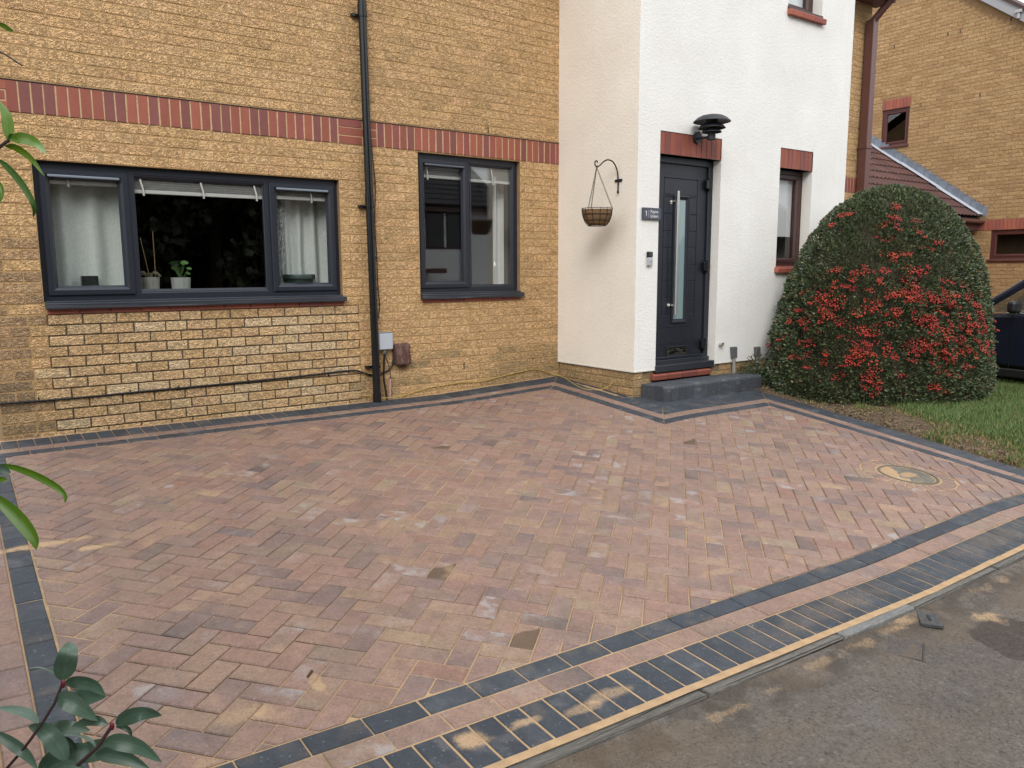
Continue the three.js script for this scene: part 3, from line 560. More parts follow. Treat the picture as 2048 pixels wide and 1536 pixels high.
{ // brick plinth below the render
  const r = rng(55), y1 = BAND - 2.062, mo = new MB([0.016, 0, 0], [0, 0, 1], [0, 1, 0], [-1, 0, 0]), mf = new MB([0, 0, TZ - 0.016]);
  mo.sheet(0, TZ - 0.016, -0.5, y1, -0.005, [], [0.25, 0.18, 0.09]); mo.build('mortar', mortarMat, house); mf.sheet(0.016, 1.9, -0.6, y1, -0.005, [[0.28, 1.12, -0.6, y1]], [0.25, 0.18, 0.09]); mf.build('mortar', mortarMat, house);
  for (let k = 0; k < 5; k++) {
    const v1 = y1 - k * CP, v0 = v1 - CP;
    for (let u = k % 2 ? -0.1 : 0.012; u < TZ - 0.03; u += 0.225) { const a = Math.max(0, u), b = Math.min(TZ - 0.018, u + 0.225); if (b - a < 0.04) continue; const m = new MB([0.016, 0, 0], [0, 0, 1], [0, 1, 0], [-1, 0, 0]); m.block(a + 0.004, b - 0.004, v0 + 0.004, v1 - 0.004, -0.02, 0, 0.003, buff(r, -0.2, 0.3), [r() * 3, r() * 3], r); m.build(numbered('plinth_brick'), brickMat, house); }
    for (let u = k % 2 ? 0.016 : -0.09; u < WR; u += 0.225) { const a = Math.max(0.016, u), b = Math.min(WR, u + 0.225); if (b - a < 0.04 || (b > 0.27 && a < 1.12 && k < 1) || (b > 0.32 && a < 1.1)) continue; if (a > 1.8) continue; const m = new MB([0, 0, TZ - 0.016]); m.block(a + 0.004, b - 0.004, v0 + 0.004, v1 - 0.004, -0.02, 0, 0.003, buff(r, -0.2, 0.3), [r() * 3, r() * 3], r); m.build(numbered('plinth_brick'), brickMat, house); }
  }
}
{ // red soldier lintels over the door and the narrow window, sills
  const r = rng(66);
  const lint = (a, b, y) => { const n = Math.round((b - a) / 0.075), w = (b - a) / n; for (let i = 0; i < n; i++) { const m = new MB([0, 0, TZ]); m.block(a + i * w + 0.003, a + (i + 1) * w - 0.003, y + 0.002, y + 0.205, -0.1, -0.006 + (r() - 0.5) * 0.003, 0.0025, scl(redTones[Math.floor(r() * 5)], 0.9 + r() * 0.15), [r() * 3, r() * 3], r); m.build(numbered('lintel_brick'), redMat, house); }
    const m = new MB([0, 0, TZ - 0.012]); m.sheet(a, b, y, y + 0.207, 0, [], [0.28, 0.15, 0.08]); m.quad([a, y, TZ - 0.15], [b, y, TZ - 0.15], [b, y, TZ - 0.012], [a, y, TZ - 0.012], [[0, 0], [1, 0], [1, 1], [0, 1]], [0.2, 0.15, 0.09]); m.build('mortar', mortarMat, house); };
  lint(0.29, 1.165, BAND); lint(2.126, 2.715, BAND);
  const sill = (a, b, y, n) => { for (let i = 0; i < n; i++) { const w = (b - a) / n, g = box(a + i * w + 0.002, a + (i + 1) * w - 0.002, 0, 0.056, -0.12, 0.045, 0.008); g.rotateX(0.14); g.translate(0, y, TZ); part(numbered('sill_tile'), g, std({ color: rgb(...scl(redTones[i % 4], 1.15)), roughness: 0.7, bumpMap: rep(N512, 2), bumpScale: 0.001 }), house); } };
  sill(2.1, 2.74, BAND - 1.12, 3); sill(2.13, 2.775, BAND + 1.555, 3);
  for (let i = 0; i < 4; i++) { const g = box(0.245 + i * 0.212, 0.245 + (i + 1) * 0.212 - 0.008, 0, 0.056, -0.1, 0.034, 0.008); g.rotateX(0.22); g.translate(0, 0.112, TZ - 0.012); part(numbered('threshold_brick'), g, std({ color: rgb(...scl(redTones[i], 0.78)), roughness: 0.7, bumpMap: rep(N512, 2), bumpScale: 0.001 }), house); }
}
const doorGlass = new THREE.MeshPhysicalMaterial({ color: rgb(0.2, 0.28, 0.285), roughness: 0.35, clearcoat: 1, clearcoatRoughness: 0.02 });
{ // front door
  const d = sub('front_door', house, 'dark grey panelled front door'), z = TZ - 0.15, x0 = 0.29, x1 = 1.165, y0 = BAND - 2.03, y1 = BAND, m = new MB([0, 0, z]);
  m.ring(x0, x1, y0, y1, [[0, -0.03], [0, 0.05], [0.004, 0.054], [0.058, 0.054], [0.064, 0.048], [0.064, -0.03]]); m.build('door_frame', anthracite, d);
  const a = x0 + 0.066, b = x1 - 0.07, c = y0 + 0.05, e = y1 - 0.066, L = new MB([0, 0, z]);
  // the leaf with grooves that part it into panels, round a tall glazed slot
  const gx0 = 0.655, gx1 = 0.8, gy0 = BAND - 1.58, gy1 = BAND - 0.4, px0 = a + 0.13, px1 = b - 0.14, gw = 0.009, W = [1, 1, 1];
  const ys = [BAND - 0.37, BAND - 0.535, BAND - 0.705, BAND - 0.875, BAND - 1.045, BAND - 1.215, BAND - 1.385, BAND - 1.555].map((v) => v);
  const grooves = [[px0, px1, BAND - 0.195 - gw, BAND - 0.195], [px0, px1, BAND - 0.36, BAND - 0.355], [px0 - gw, px0, BAND - 0.36, BAND - 0.19], [px1, px1 + gw, BAND - 0.36, BAND - 0.19], [px0 - gw, px0, BAND - 1.56, BAND - 0.372], [px1, px1 + gw, BAND - 1.56, BAND - 0.372], [px0, px1, BAND - 0.377, BAND - 0.372],
    ...[0.535, 0.7, 0.865, 1.03, 1.195, 1.36, 1.525].flatMap((v) => [[px0, gx0 - 0.055, BAND - v - gw, BAND - v], [gx1 + 0.055, px1, BAND - v - gw, BAND - v]]), [px0, px1, BAND - 1.665, BAND - 1.66], [px0, px1, BAND - 1.83, BAND - 1.825]];
  L.sheet(a, b, c, e, 0.03, [[gx0, gx1, gy0, gy1], ...grooves], W);
  for (const g of grooves) { if (g[1] - g[0] > 0.02) { const [p, q, s, t] = g; L.quad(L.at(p, s, 0.03), L.at(q, s, 0.03), L.at(q, t, 0.0225), L.at(p, t, 0.0225), [[0, 0], [1, 0], [1, 1], [0, 1]], W); L.quad(L.at(p, t, 0.0225), L.at(q, t, 0.0225), L.at(q, t, 0.03), L.at(p, t, 0.03), [[0, 0], [1, 0], [1, 1], [0, 1]], W); } else { L.sheet(...g, 0.026, [], W); L.reveal(...g, 0.026, 0.03, W); } }
  L.reveal(a + 0.0, b, c, e, 0.0, 0.03, W);
  L.build('door_leaf', std({ color: rgb(0.012, 0.0145, 0.022), roughness: 0.42, bumpMap: rep(N512, 1, 8), bumpScale: 0.0012 }), d);
  const gb = new MB([0, 0, z]); gb.ring(gx0 - 0.042, gx1 + 0.042, gy0 - 0.042, gy1 + 0.042, [[0, 0.03], [0.002, 0.042], [0.012, 0.046], [0.03, 0.04], [0.042, 0.024]]); gb.build('glazing_surround', anthracite, d);
  part('glass', new THREE.PlaneGeometry(gx1 - gx0, gy1 - gy0).translate((gx0 + gx1) / 2, (gy0 + gy1) / 2, z + 0.025), doorGlass, d);
  part('pull_handle', [rod([0.612, BAND - 1.53, z + 0.095], [0.612, BAND - 0.325, z + 0.095], 0.0155, 20), rod([0.612, BAND - 0.42, z + 0.03], [0.612, BAND - 0.42, z + 0.095], 0.011, 14), rod([0.612, BAND - 1.44, z + 0.03], [0.612, BAND - 1.44, z + 0.095], 0.011, 14)], steel, d);
  part('handle_rose', [rod([0.58, BAND - 0.43, z + 0.028], [0.58, BAND - 0.43, z + 0.036], 0.018, 18), rod([0.575, BAND - 1.435, z + 0.028], [0.575, BAND - 1.435, z + 0.038], 0.019, 18)], steel, d);
  part('lock_keep', box(x0 + 0.05, x0 + 0.068, BAND - 1.2, BAND - 1.13, z + 0.045, z + 0.062, 0.004), steel, d);
  const lb = new MB([0, 0, z]); lb.ring(0.56, 0.868, BAND - 1.955, BAND - 1.855, [[0, 0.03], [0, 0.04], [0.004, 0.044], [0.012, 0.043], [0.018, 0.036]]); lb.build('letterbox_frame', blackIron, d);
  const flapMap = texture(64, 64, (u, v) => { const k = fbm(u * 8, v * 6, 77, 3); return mixc([0.008, 0.008, 0.008], [0.09, 0.085, 0.07], sstep(0.45, 0.75, k)); }, true);
  part('letterbox_flap', box(0.577, 0.851, BAND - 1.938, BAND - 1.872, z + 0.03, z + 0.037, 0.003), std({ map: flapMap, roughness: 0.3, metalness: 0.3 }), d);
  for (const v of [0.235, 1.055, 1.855]) part('hinge', [box(x1 - 0.115, x1 - 0.03, BAND - v - 0.045, BAND - v + 0.045, z + 0.035, z + 0.075, 0.008), rod([x1 - 0.068, BAND - v - 0.06, z + 0.07], [x1 - 0.068, BAND - v + 0.06, z + 0.07], 0.013, 12)], blackPlastic, d);
  part('weather_bar', [box(a, b, c + 0.0, c + 0.03, z + 0.03, z + 0.06, 0.008)], anthracite, d);
  part('threshold', [box(x0 - 0.006, x1 - 0.02, y0 - 0.055, y0 + 0.012, z - 0.02, TZ + 0.015, 0.006), box(x0, x1, y0 + 0.01, y0 + 0.05, z - 0.02, z + 0.075, 0.006)], std({ color: rgb(0.025, 0.028, 0.034), roughness: 0.4 }), d);
}
{ // narrow brown window of the bay and the upper windows
  const mk = (x0, x1, y0, y1, label, sill) => {
    const w = sub('window', house, label), f = new MB([0, 0, TZ - 0.14]);
    f.ring(x0, x1, y0, y1, [[0, -0.06], [0, 0.02], [0.04, 0.02], [0.046, 0.014], [0.05, 0.022], [0.082, 0.022], [0.1, 0.002], [0.1, -0.03]]); f.build('frame', brownFrame, w);
    part('pane', new THREE.PlaneGeometry(x1 - x0 - 0.18, y1 - y0 - 0.18).translate((x0 + x1) / 2, (y0 + y1) / 2, TZ - 0.155), glassMat, w);
    if (sill) part('sill', box(x0 - 0.01, x1 + 0.01, y0 - 0.035, y0 + 0.004, TZ - 0.16, TZ + 0.012, 0.005), brownFrame, w);
  };
  mk(2.126, 2.715, BAND - 1.06, BAND - 0.004, 'narrow brown framed window in the white bay', true); mk(2.143, 2.75, BAND + 1.64, BAND + 2.7, 'upper brown framed window in the white bay', true); mk(1.09, 1.5, BAND + 1.97, BAND + 2.6, undefined, true);
  const back = new MB(); for (const [a, b, c, e] of [[2.05, 2.8, BAND - 1.2, BAND + 0.1], [2.05, 2.85, BAND + 1.5, BAND + 2.8], [1.0, 1.6, BAND + 1.8, BAND + 2.7]]) { back.sheet(a, b, c, e, 0.1, [], [1, 1, 1]); back.quad([a, c, 0.98], [a, c, 0.1], [a, e, 0.1], [a, e, 0.98], [[0, 0], [1, 0], [1, 1], [0, 1]], [1, 1, 1]); back.quad([b, c, 0.1], [b, c, 0.98], [b, e, 0.98], [b, e, 0.1], [[0, 0], [1, 0], [1, 1], [0, 1]], [1, 1, 1]); }
  back.build('room_wall', roomGrey, house);
  part('roller_blind', box(2.215, 2.63, BAND - 0.72, BAND - 0.08, TZ - 0.195, TZ - 0.19), std({ color: rgb(0.5, 0.5, 0.5), roughness: 0.9 }), house);
  part('roller_blind', box(2.22, 2.67, BAND + 1.75, BAND + 2.6, TZ - 0.195, TZ - 0.19), std({ color: rgb(0.6, 0.62, 0.64), roughness: 0.9 }), house);
}
{ // pipes that carry the roof water
  const dp = sub('downpipe', house, 'black round downpipe between the two dark grey windows'), top = [-2.197, TOPY - 0.1, 0.06], P = (y) => [mix(-2.166, -2.2, clamp(y / 3.4, 0, 1.4)), y, 0.06];
  part('pipe', rod(P(0.0), P(TOPY - 0.1), 0.0345, 28), blackPlastic, dp);
  for (const y of [3.37, 1.8, 0.03]) part('socket', rod(P(y - 0.06), P(y + 0.045), 0.039, 28), blackPlastic, dp);
  for (const y of [3.33, 1.74, 0.317]) part('bracket', [rod(P(y - 0.012), P(y + 0.012), 0.042, 28), box(P(y)[0] - 0.085, P(y)[0] + 0.02, y - 0.012, y + 0.012, 0.0, 0.03, 0.004), rod([P(y)[0] - 0.07, y, 0.0], [P(y)[0] - 0.07, y, 0.042], 0.014, 12)], blackPlastic, dp);
  const bp = sub('downpipe', house, 'brown square downpipe beside the white bay');
  part('pipe', box(5.475, 5.6, 0.3, TOPY - 0.25, 0.03, 0.15, 0.006), brownTrim, bp);
  part('socket', box(5.465, 5.61, 2.87, 2.93, 0.02, 0.16, 0.006), brownTrim, bp);
  part('swan_neck', [rod([5.54, TOPY - 0.27, 0.09], [5.62, TOPY + 0.02, 0.34], 0.06, 4)], brownTrim, bp);
  part('gutter', box(WR + 0.02, RIGHT + 0.12, TOPY + 0.0, TOPY + 0.1, 0.28, 0.41, 0.03), brownTrim, house); part('gutter', box(LEFT - 0.1, -0.02, TOPY, TOPY + 0.1, 0.28, 0.41, 0.03), brownTrim, house);
  part('soffit', [box(WR + 0.01, RIGHT + 0.1, TOPY - 0.02, TOPY + 0.16, -0.02, 0.28), box(LEFT - 0.1, -0.01, TOPY - 0.02, TOPY + 0.16, -0.02, 0.28)], brownTrim, house);
  const rf = new MB(), c = [0.07, 0.035, 0.03]; // roof slopes, seen only where they shade the walls and hold off the sky
  rf.quad([LEFT - 0.1, TOPY + 0.14, 0.34], [RIGHT + 0.1, TOPY + 0.14, 0.34], [RIGHT + 0.1, TOPY + 2.6, -4], [LEFT - 0.1, TOPY + 2.6, -4], [[0, 0], [10, 0], [10, 5], [0, 5]], c); rf.quad([RIGHT + 0.1, TOPY + 0.14, -8.3], [LEFT - 0.1, TOPY + 0.14, -8.3], [LEFT - 0.1, TOPY + 2.6, -4], [RIGHT + 0.1, TOPY + 2.6, -4], [[0, 0], [10, 0], [10, 5], [0, 5]], c);
  for (const [x, s] of [[LEFT - 0.001, 1], [RIGHT + 0.001, -1]]) rf.tri(...(s > 0 ? [[x, TOPY, -8], [x, TOPY, 0], [x, TOPY + 2.55, -4]] : [[x, TOPY, 0], [x, TOPY, -8], [x, TOPY + 2.55, -4]]), [0, 0], [8, 0], [4, 2.5], ...Array(3).fill([0.38, 0.24, 0.12]));
  rf.build('roof', vcMat({ roughness: 0.9 }), house);
}
// ---------------------------------------------------------------- doorstep of charcoal kerb blocks
{
  const t = thing('doorstep', 'low doorstep of charcoal kerb blocks in front of the dark front door', 'step', [0.1, 0, TZ]), r = rng(404), top = 0.092, map = texture(256, 256, (u, v) => { const k = 0.8 + 0.5 * (fbm(u * 14, v * 14, 411, 4) - 0.5), s = sstep(0.62, 0.8, fbm(u * 20, v * 5, 415, 3)); return mixc(scl([0.066, 0.073, 0.086], k), [0.22, 0.22, 0.22], 0.3 * s); }, true);
  const mats = [0.85, 1, 1.1, 0.95, 1.25].map((k) => std({ map: rep(map, 2), color: rgb(k * 0.95, k * 0.95, k * 0.95), roughness: 0.7, bumpMap: rep(N512, 3), bumpScale: 0.0015 }));
  const kerbShape = (d, h, R) => { const s = new THREE.Shape(); s.moveTo(0, 0); s.lineTo(d, 0); s.lineTo(d, h - R); s.absarc(d - R, h - R, R, 0, Math.PI / 2, false); s.lineTo(0, h); s.lineTo(0, 0); return s; };
  const W = 1.46, D = 0.3, n = 14;
  for (let i = 0; i < n; i++) { const x = (i / n) * W, w = W / n - 0.007, yb = paveY(0.1 + x, 1.45) - 0.02; const g = new THREE.ExtrudeGeometry(kerbShape(0.125, top - yb + (r() - 0.5) * 0.003, 0.03), { depth: w, bevelEnabled: true, bevelSize: 0.002, bevelThickness: 0.002, bevelSegments: 1, curveSegments: 5 }); g.rotateY(-Math.PI / 2);
    { const U = g.attributes.uv, o = [r() * 5, r() * 5]; for (let k = 0; k < U.count; k++) U.setXY(k, U.getX(k) + o[0], U.getY(k) + o[1]); } g.translate(x + w, yb, D - 0.125); part('kerb_block', g, mats[(i === 4 ? 4 : Math.floor(r() * 4))], t); }
  for (const side of [0, 1]) part('kerb_block', box(side ? W - 0.124 : 0, side ? W : 0.124, -0.2, top - 0.001, 0.0, D - 0.128, 0.012), mats[1], t);
  for (let k = 0; k < 2; k++) for (let i = 0; i < 6; i++) { const x0 = 0.127 + i * 0.201, x1 = Math.min(W - 0.127, x0 + 0.199); part('step_block', box(x0, x1, top - 0.06, top - 0.003 + r() * 0.002, 0.002 + k * 0.086, 0.086 + k * 0.086, 0.004), mats[Math.floor(r() * 4)], t); }
  part('bed', box(0.02, W - 0.02, -0.25, top - 0.015, 0.0, D - 0.02), std({ color: new THREE.Color().setRGB(...SAND), roughness: 1 }), t);
}
// ---------------------------------------------------------------- kerb and road
{
  const kerb = structure('kerb'), r = rng(31), map = texture(512, 256, (u, v) => { const k = 0.75 + 0.6 * (fbm(u * 24, v * 12, 421, 4) - 0.5), s = sstep(0.55, 0.75, fbm(u * 6, v * 8, 425, 4)); return mixc(scl([0.25, 0.232, 0.205], k), [0.14, 0.115, 0.09], 0.5 * s); }, true);
  const km = [1, 0.92, 0.84].map((k) => std({ map, color: rgb(k, k, k), roughness: 0.9, bumpMap: rep(N512, 2), bumpScale: 0.003 })), pale = std({ map, color: rgb(1.15, 1.25, 1.36), roughness: 0.85, bumpMap: rep(N512, 2), bumpScale: 0.003 });
  for (let x = -6.62, i = 0; x < 7; i++) {
    const isPale = i === 5, L = isPale ? 0.58 : 0.86; let x1 = x + L;
    const g = new RoundedBoxGeometry(L - 0.006, 0.2, 0.056, 2, 0.008, 4), P = g.attributes.position; g.translate((x + x1) / 2, 0, 4.76);
    for (let k = 0; k < P.count; k++) P.setY(k, P.getY(k) + paveY(P.getX(k), 4.75) - 0.1085 + (isPale ? 0.003 : -0.006 * r()));
    g.computeVertexNormals(); part('kerb_stone', g, isPale ? pale : km[Math.floor(r() * 3)], kerb); x = x1;
  }
  // sand spilt along the last course
  const mb = new THREE.PlaneGeometry(1, 1, 300, 4), P = mb.attributes.position, U = mb.attributes.uv;
  for (let k = 0; k < P.count; k++) { const x = mix(-5.5, 1.3, P.getX(k) + 0.5), z = mix(4.717, 4.731, 0.5 - P.getY(k)); P.setXYZ(k, x, paveY(x, 4.74) - 0.0105 + 0.014 * (fbm(x * 7, z * 7, 431, 4) - 0.5) - (z > 4.745 ? 0.012 : 0), z); U.setXY(k, x, z); }
  mb.computeVertexNormals(); part('edge_sand', mb, std({ color: new THREE.Color().setRGB(...scl(SAND, 1.02)), roughness: 1, map: rep(mortarMap, 2), bumpMap: rep(N512, 4), bumpScale: 0.002 }), kerb);
}
const road = structure('road');
{
  const AX = -5.6, AW = 7.4, AZ = 4.79, AH = 3.2;
  const spills = [[-3.18, 4.885, 0.1, 0.02, 0.85], [-2.95, 4.875, 0.08, 0.02, 0.7], [-2.62, 4.85, 0.12, 0.025, 0.7], [-2.15, 4.845, 0.3, 0.035, 0.8], [-1.8, 4.84, 0.25, 0.035, 0.6], [-1.55, 4.98, 0.13, 0.04, 0.7], [-1.5, 4.98, 0.05, 0.07, 0.8], [-1.2, 4.84, 0.4, 0.03, 0.5], [-0.4, 4.84, 0.8, 0.03, 0.35]];
  const map = texture(2048, 896, (u, v, i, j) => {
    const x = AX + u * AW, z = AZ + v * AH, g = hash(i, j, 71), s = vnoise(x * 110, z * 110, 73), m = fbm(x * 22, z * 22, 79, 3), b = fbm(x * 1.7, z * 1.7, 83, 4);
    let c = mixc([0.058, 0.049, 0.04], [0.118, 0.1, 0.083], clamp(0.55 * s + 0.4 * g + 0.5 * (m - 0.35), 0, 1)); c = scl(c, 0.75 + 0.5 * b);
    if (s > 0.86 && g > 0.55) c = mixc(c, [0.19, 0.17, 0.15], 0.45); if (s < 0.14) c = scl(c, 0.7);
    const d = sstep(0.12, 0, z - 4.86 - 0.05 * fbm(x * 3, 1, 87, 3)) ; c = mixc(c, [0.04, 0.029, 0.02], 0.7 * d * sstep(0.3, 0.6, fbm(x * 9, z * 9, 89, 3)));      // earth swept into the edge
    c = mixc(c, [0.12, 0.08, 0.048], 0.4 * sstep(0.45, 0.7, fbm(x * 2.2, z * 5, 93, 4)) * sstep(0.9, 0.1, z - 4.86));
    const w = Math.hypot((x + 1.62) / 0.24, (z - 5.2) / 0.2) + 0.35 * (fbm(x * 8, z * 8, 97, 3) - 0.5); c = mixc(c, scl([0.036, 0.025, 0.019], 0.7 + 0.6 * s), 0.8 * sstep(1.05, 0.9, w)); // wet brown stain
    c = mixc(c, [0.15, 0.145, 0.14], 0.35 * sstep(0.62, 0.75, fbm(x * 5, z * 2.5, 99, 4)) * g);
    let sd = 0; for (const [sx, sz, rx, rz, k] of spills) { const q = ((x - sx) / rx) ** 2 + ((z - sz) / rz) ** 2; if (q < 3) sd += 0.42 * k * sstep(0.3, 1.0, 1.15 - 0.75 * Math.sqrt(q) + 2.6 * (fbm(x * 11, z * 15, 103, 5) - 0.52)); }
    return mixc(c, scl(SAND, 0.8 + 0.45 * g), clamp(sd, 0, 0.95) * (g + sd * 0.6 > 0.5 ? 1 : 0.25));
  }, true); map.wrapS = map.wrapT = THREE.ClampToEdgeWrapping;
  const bump = texture(1024, 1024, (u, v) => 0.55 * fbm(u * 110, v * 110, 105, 3, 110) + 0.45 * sstep(0.3, 0.7, vnoise(u * 80, v * 80, 107, 80)));
  const sheet = (x0, x1, z0, z1, nx, nz, uv) => { const g = new THREE.PlaneGeometry(1, 1, nx, nz), P = g.attributes.position, U = g.attributes.uv; for (let k = 0; k < P.count; k++) { const x = mix(x0, x1, P.getX(k) + 0.5), z = mix(z0, z1, 0.5 - P.getY(k)), near = sstep(0.13, 0, z - 4.86); P.setXYZ(k, x, groundY(clamp(x, -9, 8), z) - 0.003 + 0.012 * (fbm(x * 2.3, z * 2.3, 109, 3) - 0.5) + 0.018 * near * (fbm(x * 4, z * 6, 113, 3) - 0.45), z); const [a, b] = uv(x, z); U.setXY(k, a, b); } g.computeVertexNormals(); return g; };
  part('asphalt', sheet(AX, AX + AW, 4.795, AZ + AH, 240, 90, (x, z) => [(x - AX) / AW, (z - AZ) / AH]), std({ map, roughness: 0.93, bumpMap: rep(bump, AW / 0.9, AH / 0.9), bumpScale: 0.009 }), road);
  const far = std({ color: rgb(0.075, 0.063, 0.053), roughness: 0.95, bumpMap: rep(bump, 1), bumpScale: 0.008 }), U = (x, z) => [x, z];
  part('asphalt', sheet(-40, AX, 4.795, 12, 40, 20, U), far, road); part('asphalt', sheet(AX + AW, 40, 4.795, 12, 40, 20, U), far, road); part('asphalt', sheet(AX, AX + AW, AZ + AH, 12, 20, 12, U), far, road);
}
{ // metal plates let into the road edge
  const P = (x, z) => groundY(x, z), pm = texture(128, 128, (u, v) => { const k = 0.7 + 0.7 * (fbm(u * 8, v * 8, 121, 4) - 0.5); return mixc(scl([0.1, 0.104, 0.108], k), [0.07, 0.052, 0.036], 0.6 * sstep(0.5, 0.7, fbm(u * 5, v * 5, 123, 3))); }, true);
  const t = thing('stop_tap_cover', 'small oblong grey metal tap cover lying tilted in the asphalt by the kerb', 'cover plate', [-1.8, P(-1.8, 4.88) + 0.006, 4.882], 0.62); t.rotation.z = -0.05;
  const m = std({ map: pm, roughness: 0.55, metalness: 0.5, bumpMap: rep(N512, 0.6), bumpScale: 0.002 });
  part('lid', box(-0.072, 0.072, -0.012, 0.006, -0.045, 0.045, 0.005), m, t); part('keyhole', box(-0.03, 0.03, 0.007, 0.0095, -0.006, 0.006, 0.001), blackIron, t);
  const s = thing('utility_cover', 'worn square asphalt-coloured cover set flush in the road', 'cover plate', [-2.17, P(-2.17, 4.97) + 0.002, 4.965], 0.45);
  part('lid', box(-0.085, 0.085, -0.02, 0.0015, -0.065, 0.065, 0.003), std({ map: texture(128, 128, (u, v, i, j) => { const k = 0.6 + 0.9 * (fbm(u * 22, v * 22, 127, 3) - 0.2) * (0.6 + 0.6 * hash(i, j, 8)); return mixc(scl([0.085, 0.072, 0.066], k), [0.11, 0.075, 0.05], 0.6 * sstep(0.5, 0.7, fbm(u * 4, v * 4, 129, 3))); }, true), roughness: 0.92, bumpMap: rep(N512, 0.5), bumpScale: 0.004 }), s); part('rim', [box(-0.092, 0.092, -0.02, -0.001, -0.073, -0.067), box(-0.092, 0.092, -0.02, -0.001, 0.067, 0.073)], std({ color: rgb(0.05, 0.042, 0.036), roughness: 0.9 }), s);
}
// ---------------------------------------------------------------- ground, lawn and soil
{
  const xs = [], zs = []; for (let x = -90; x <= 90; x += Math.abs(x) < 8 ? 0.5 : 6) xs.push(x); for (let z = -70; z <= 110; z += z > -3 && z < 7 ? 0.5 : 6) zs.push(z);
  const g = new THREE.PlaneGeometry(1, 1, xs.length - 1, zs.length - 1), P = g.attributes.position, U = g.attributes.uv;
  for (let j = 0, k = 0; j < zs.length; j++) for (let i = 0; i < xs.length; i++, k++) { const x = xs[i], z = zs[j]; P.setXYZ(k, x, groundY(clamp(x, -9, 8), z) - 0.06 - (z < 0.4 ? 0.3 : 0), z); U.setXY(k, x, z); }
  const ix = g.index.array; for (let k = 0; k < ix.length; k += 3) { const q = ix[k + 1]; ix[k + 1] = ix[k + 2]; ix[k + 2] = q; } g.computeVertexNormals();
  const m = part('ground', g, std({ color: rgb(0.075, 0.062, 0.04), roughness: 1, side: THREE.DoubleSide }), scene); m.userData.kind = 'structure';
}
const edgeX = (z) => 1.43 - 0.06 * (z - 1.5) + 0.012; // outer edge of the paving beside the lawn
const lawnY = (x, z) => groundY(x, z) + 0.012 + 0.035 * sstep(0.05, 0.5, x - edgeX(z)) - 0.022 * sstep(0.03, -0.01, x - edgeX(z)) + 0.02 * (fbm(x * 2.5, z * 2.5, 601, 3) - 0.5);
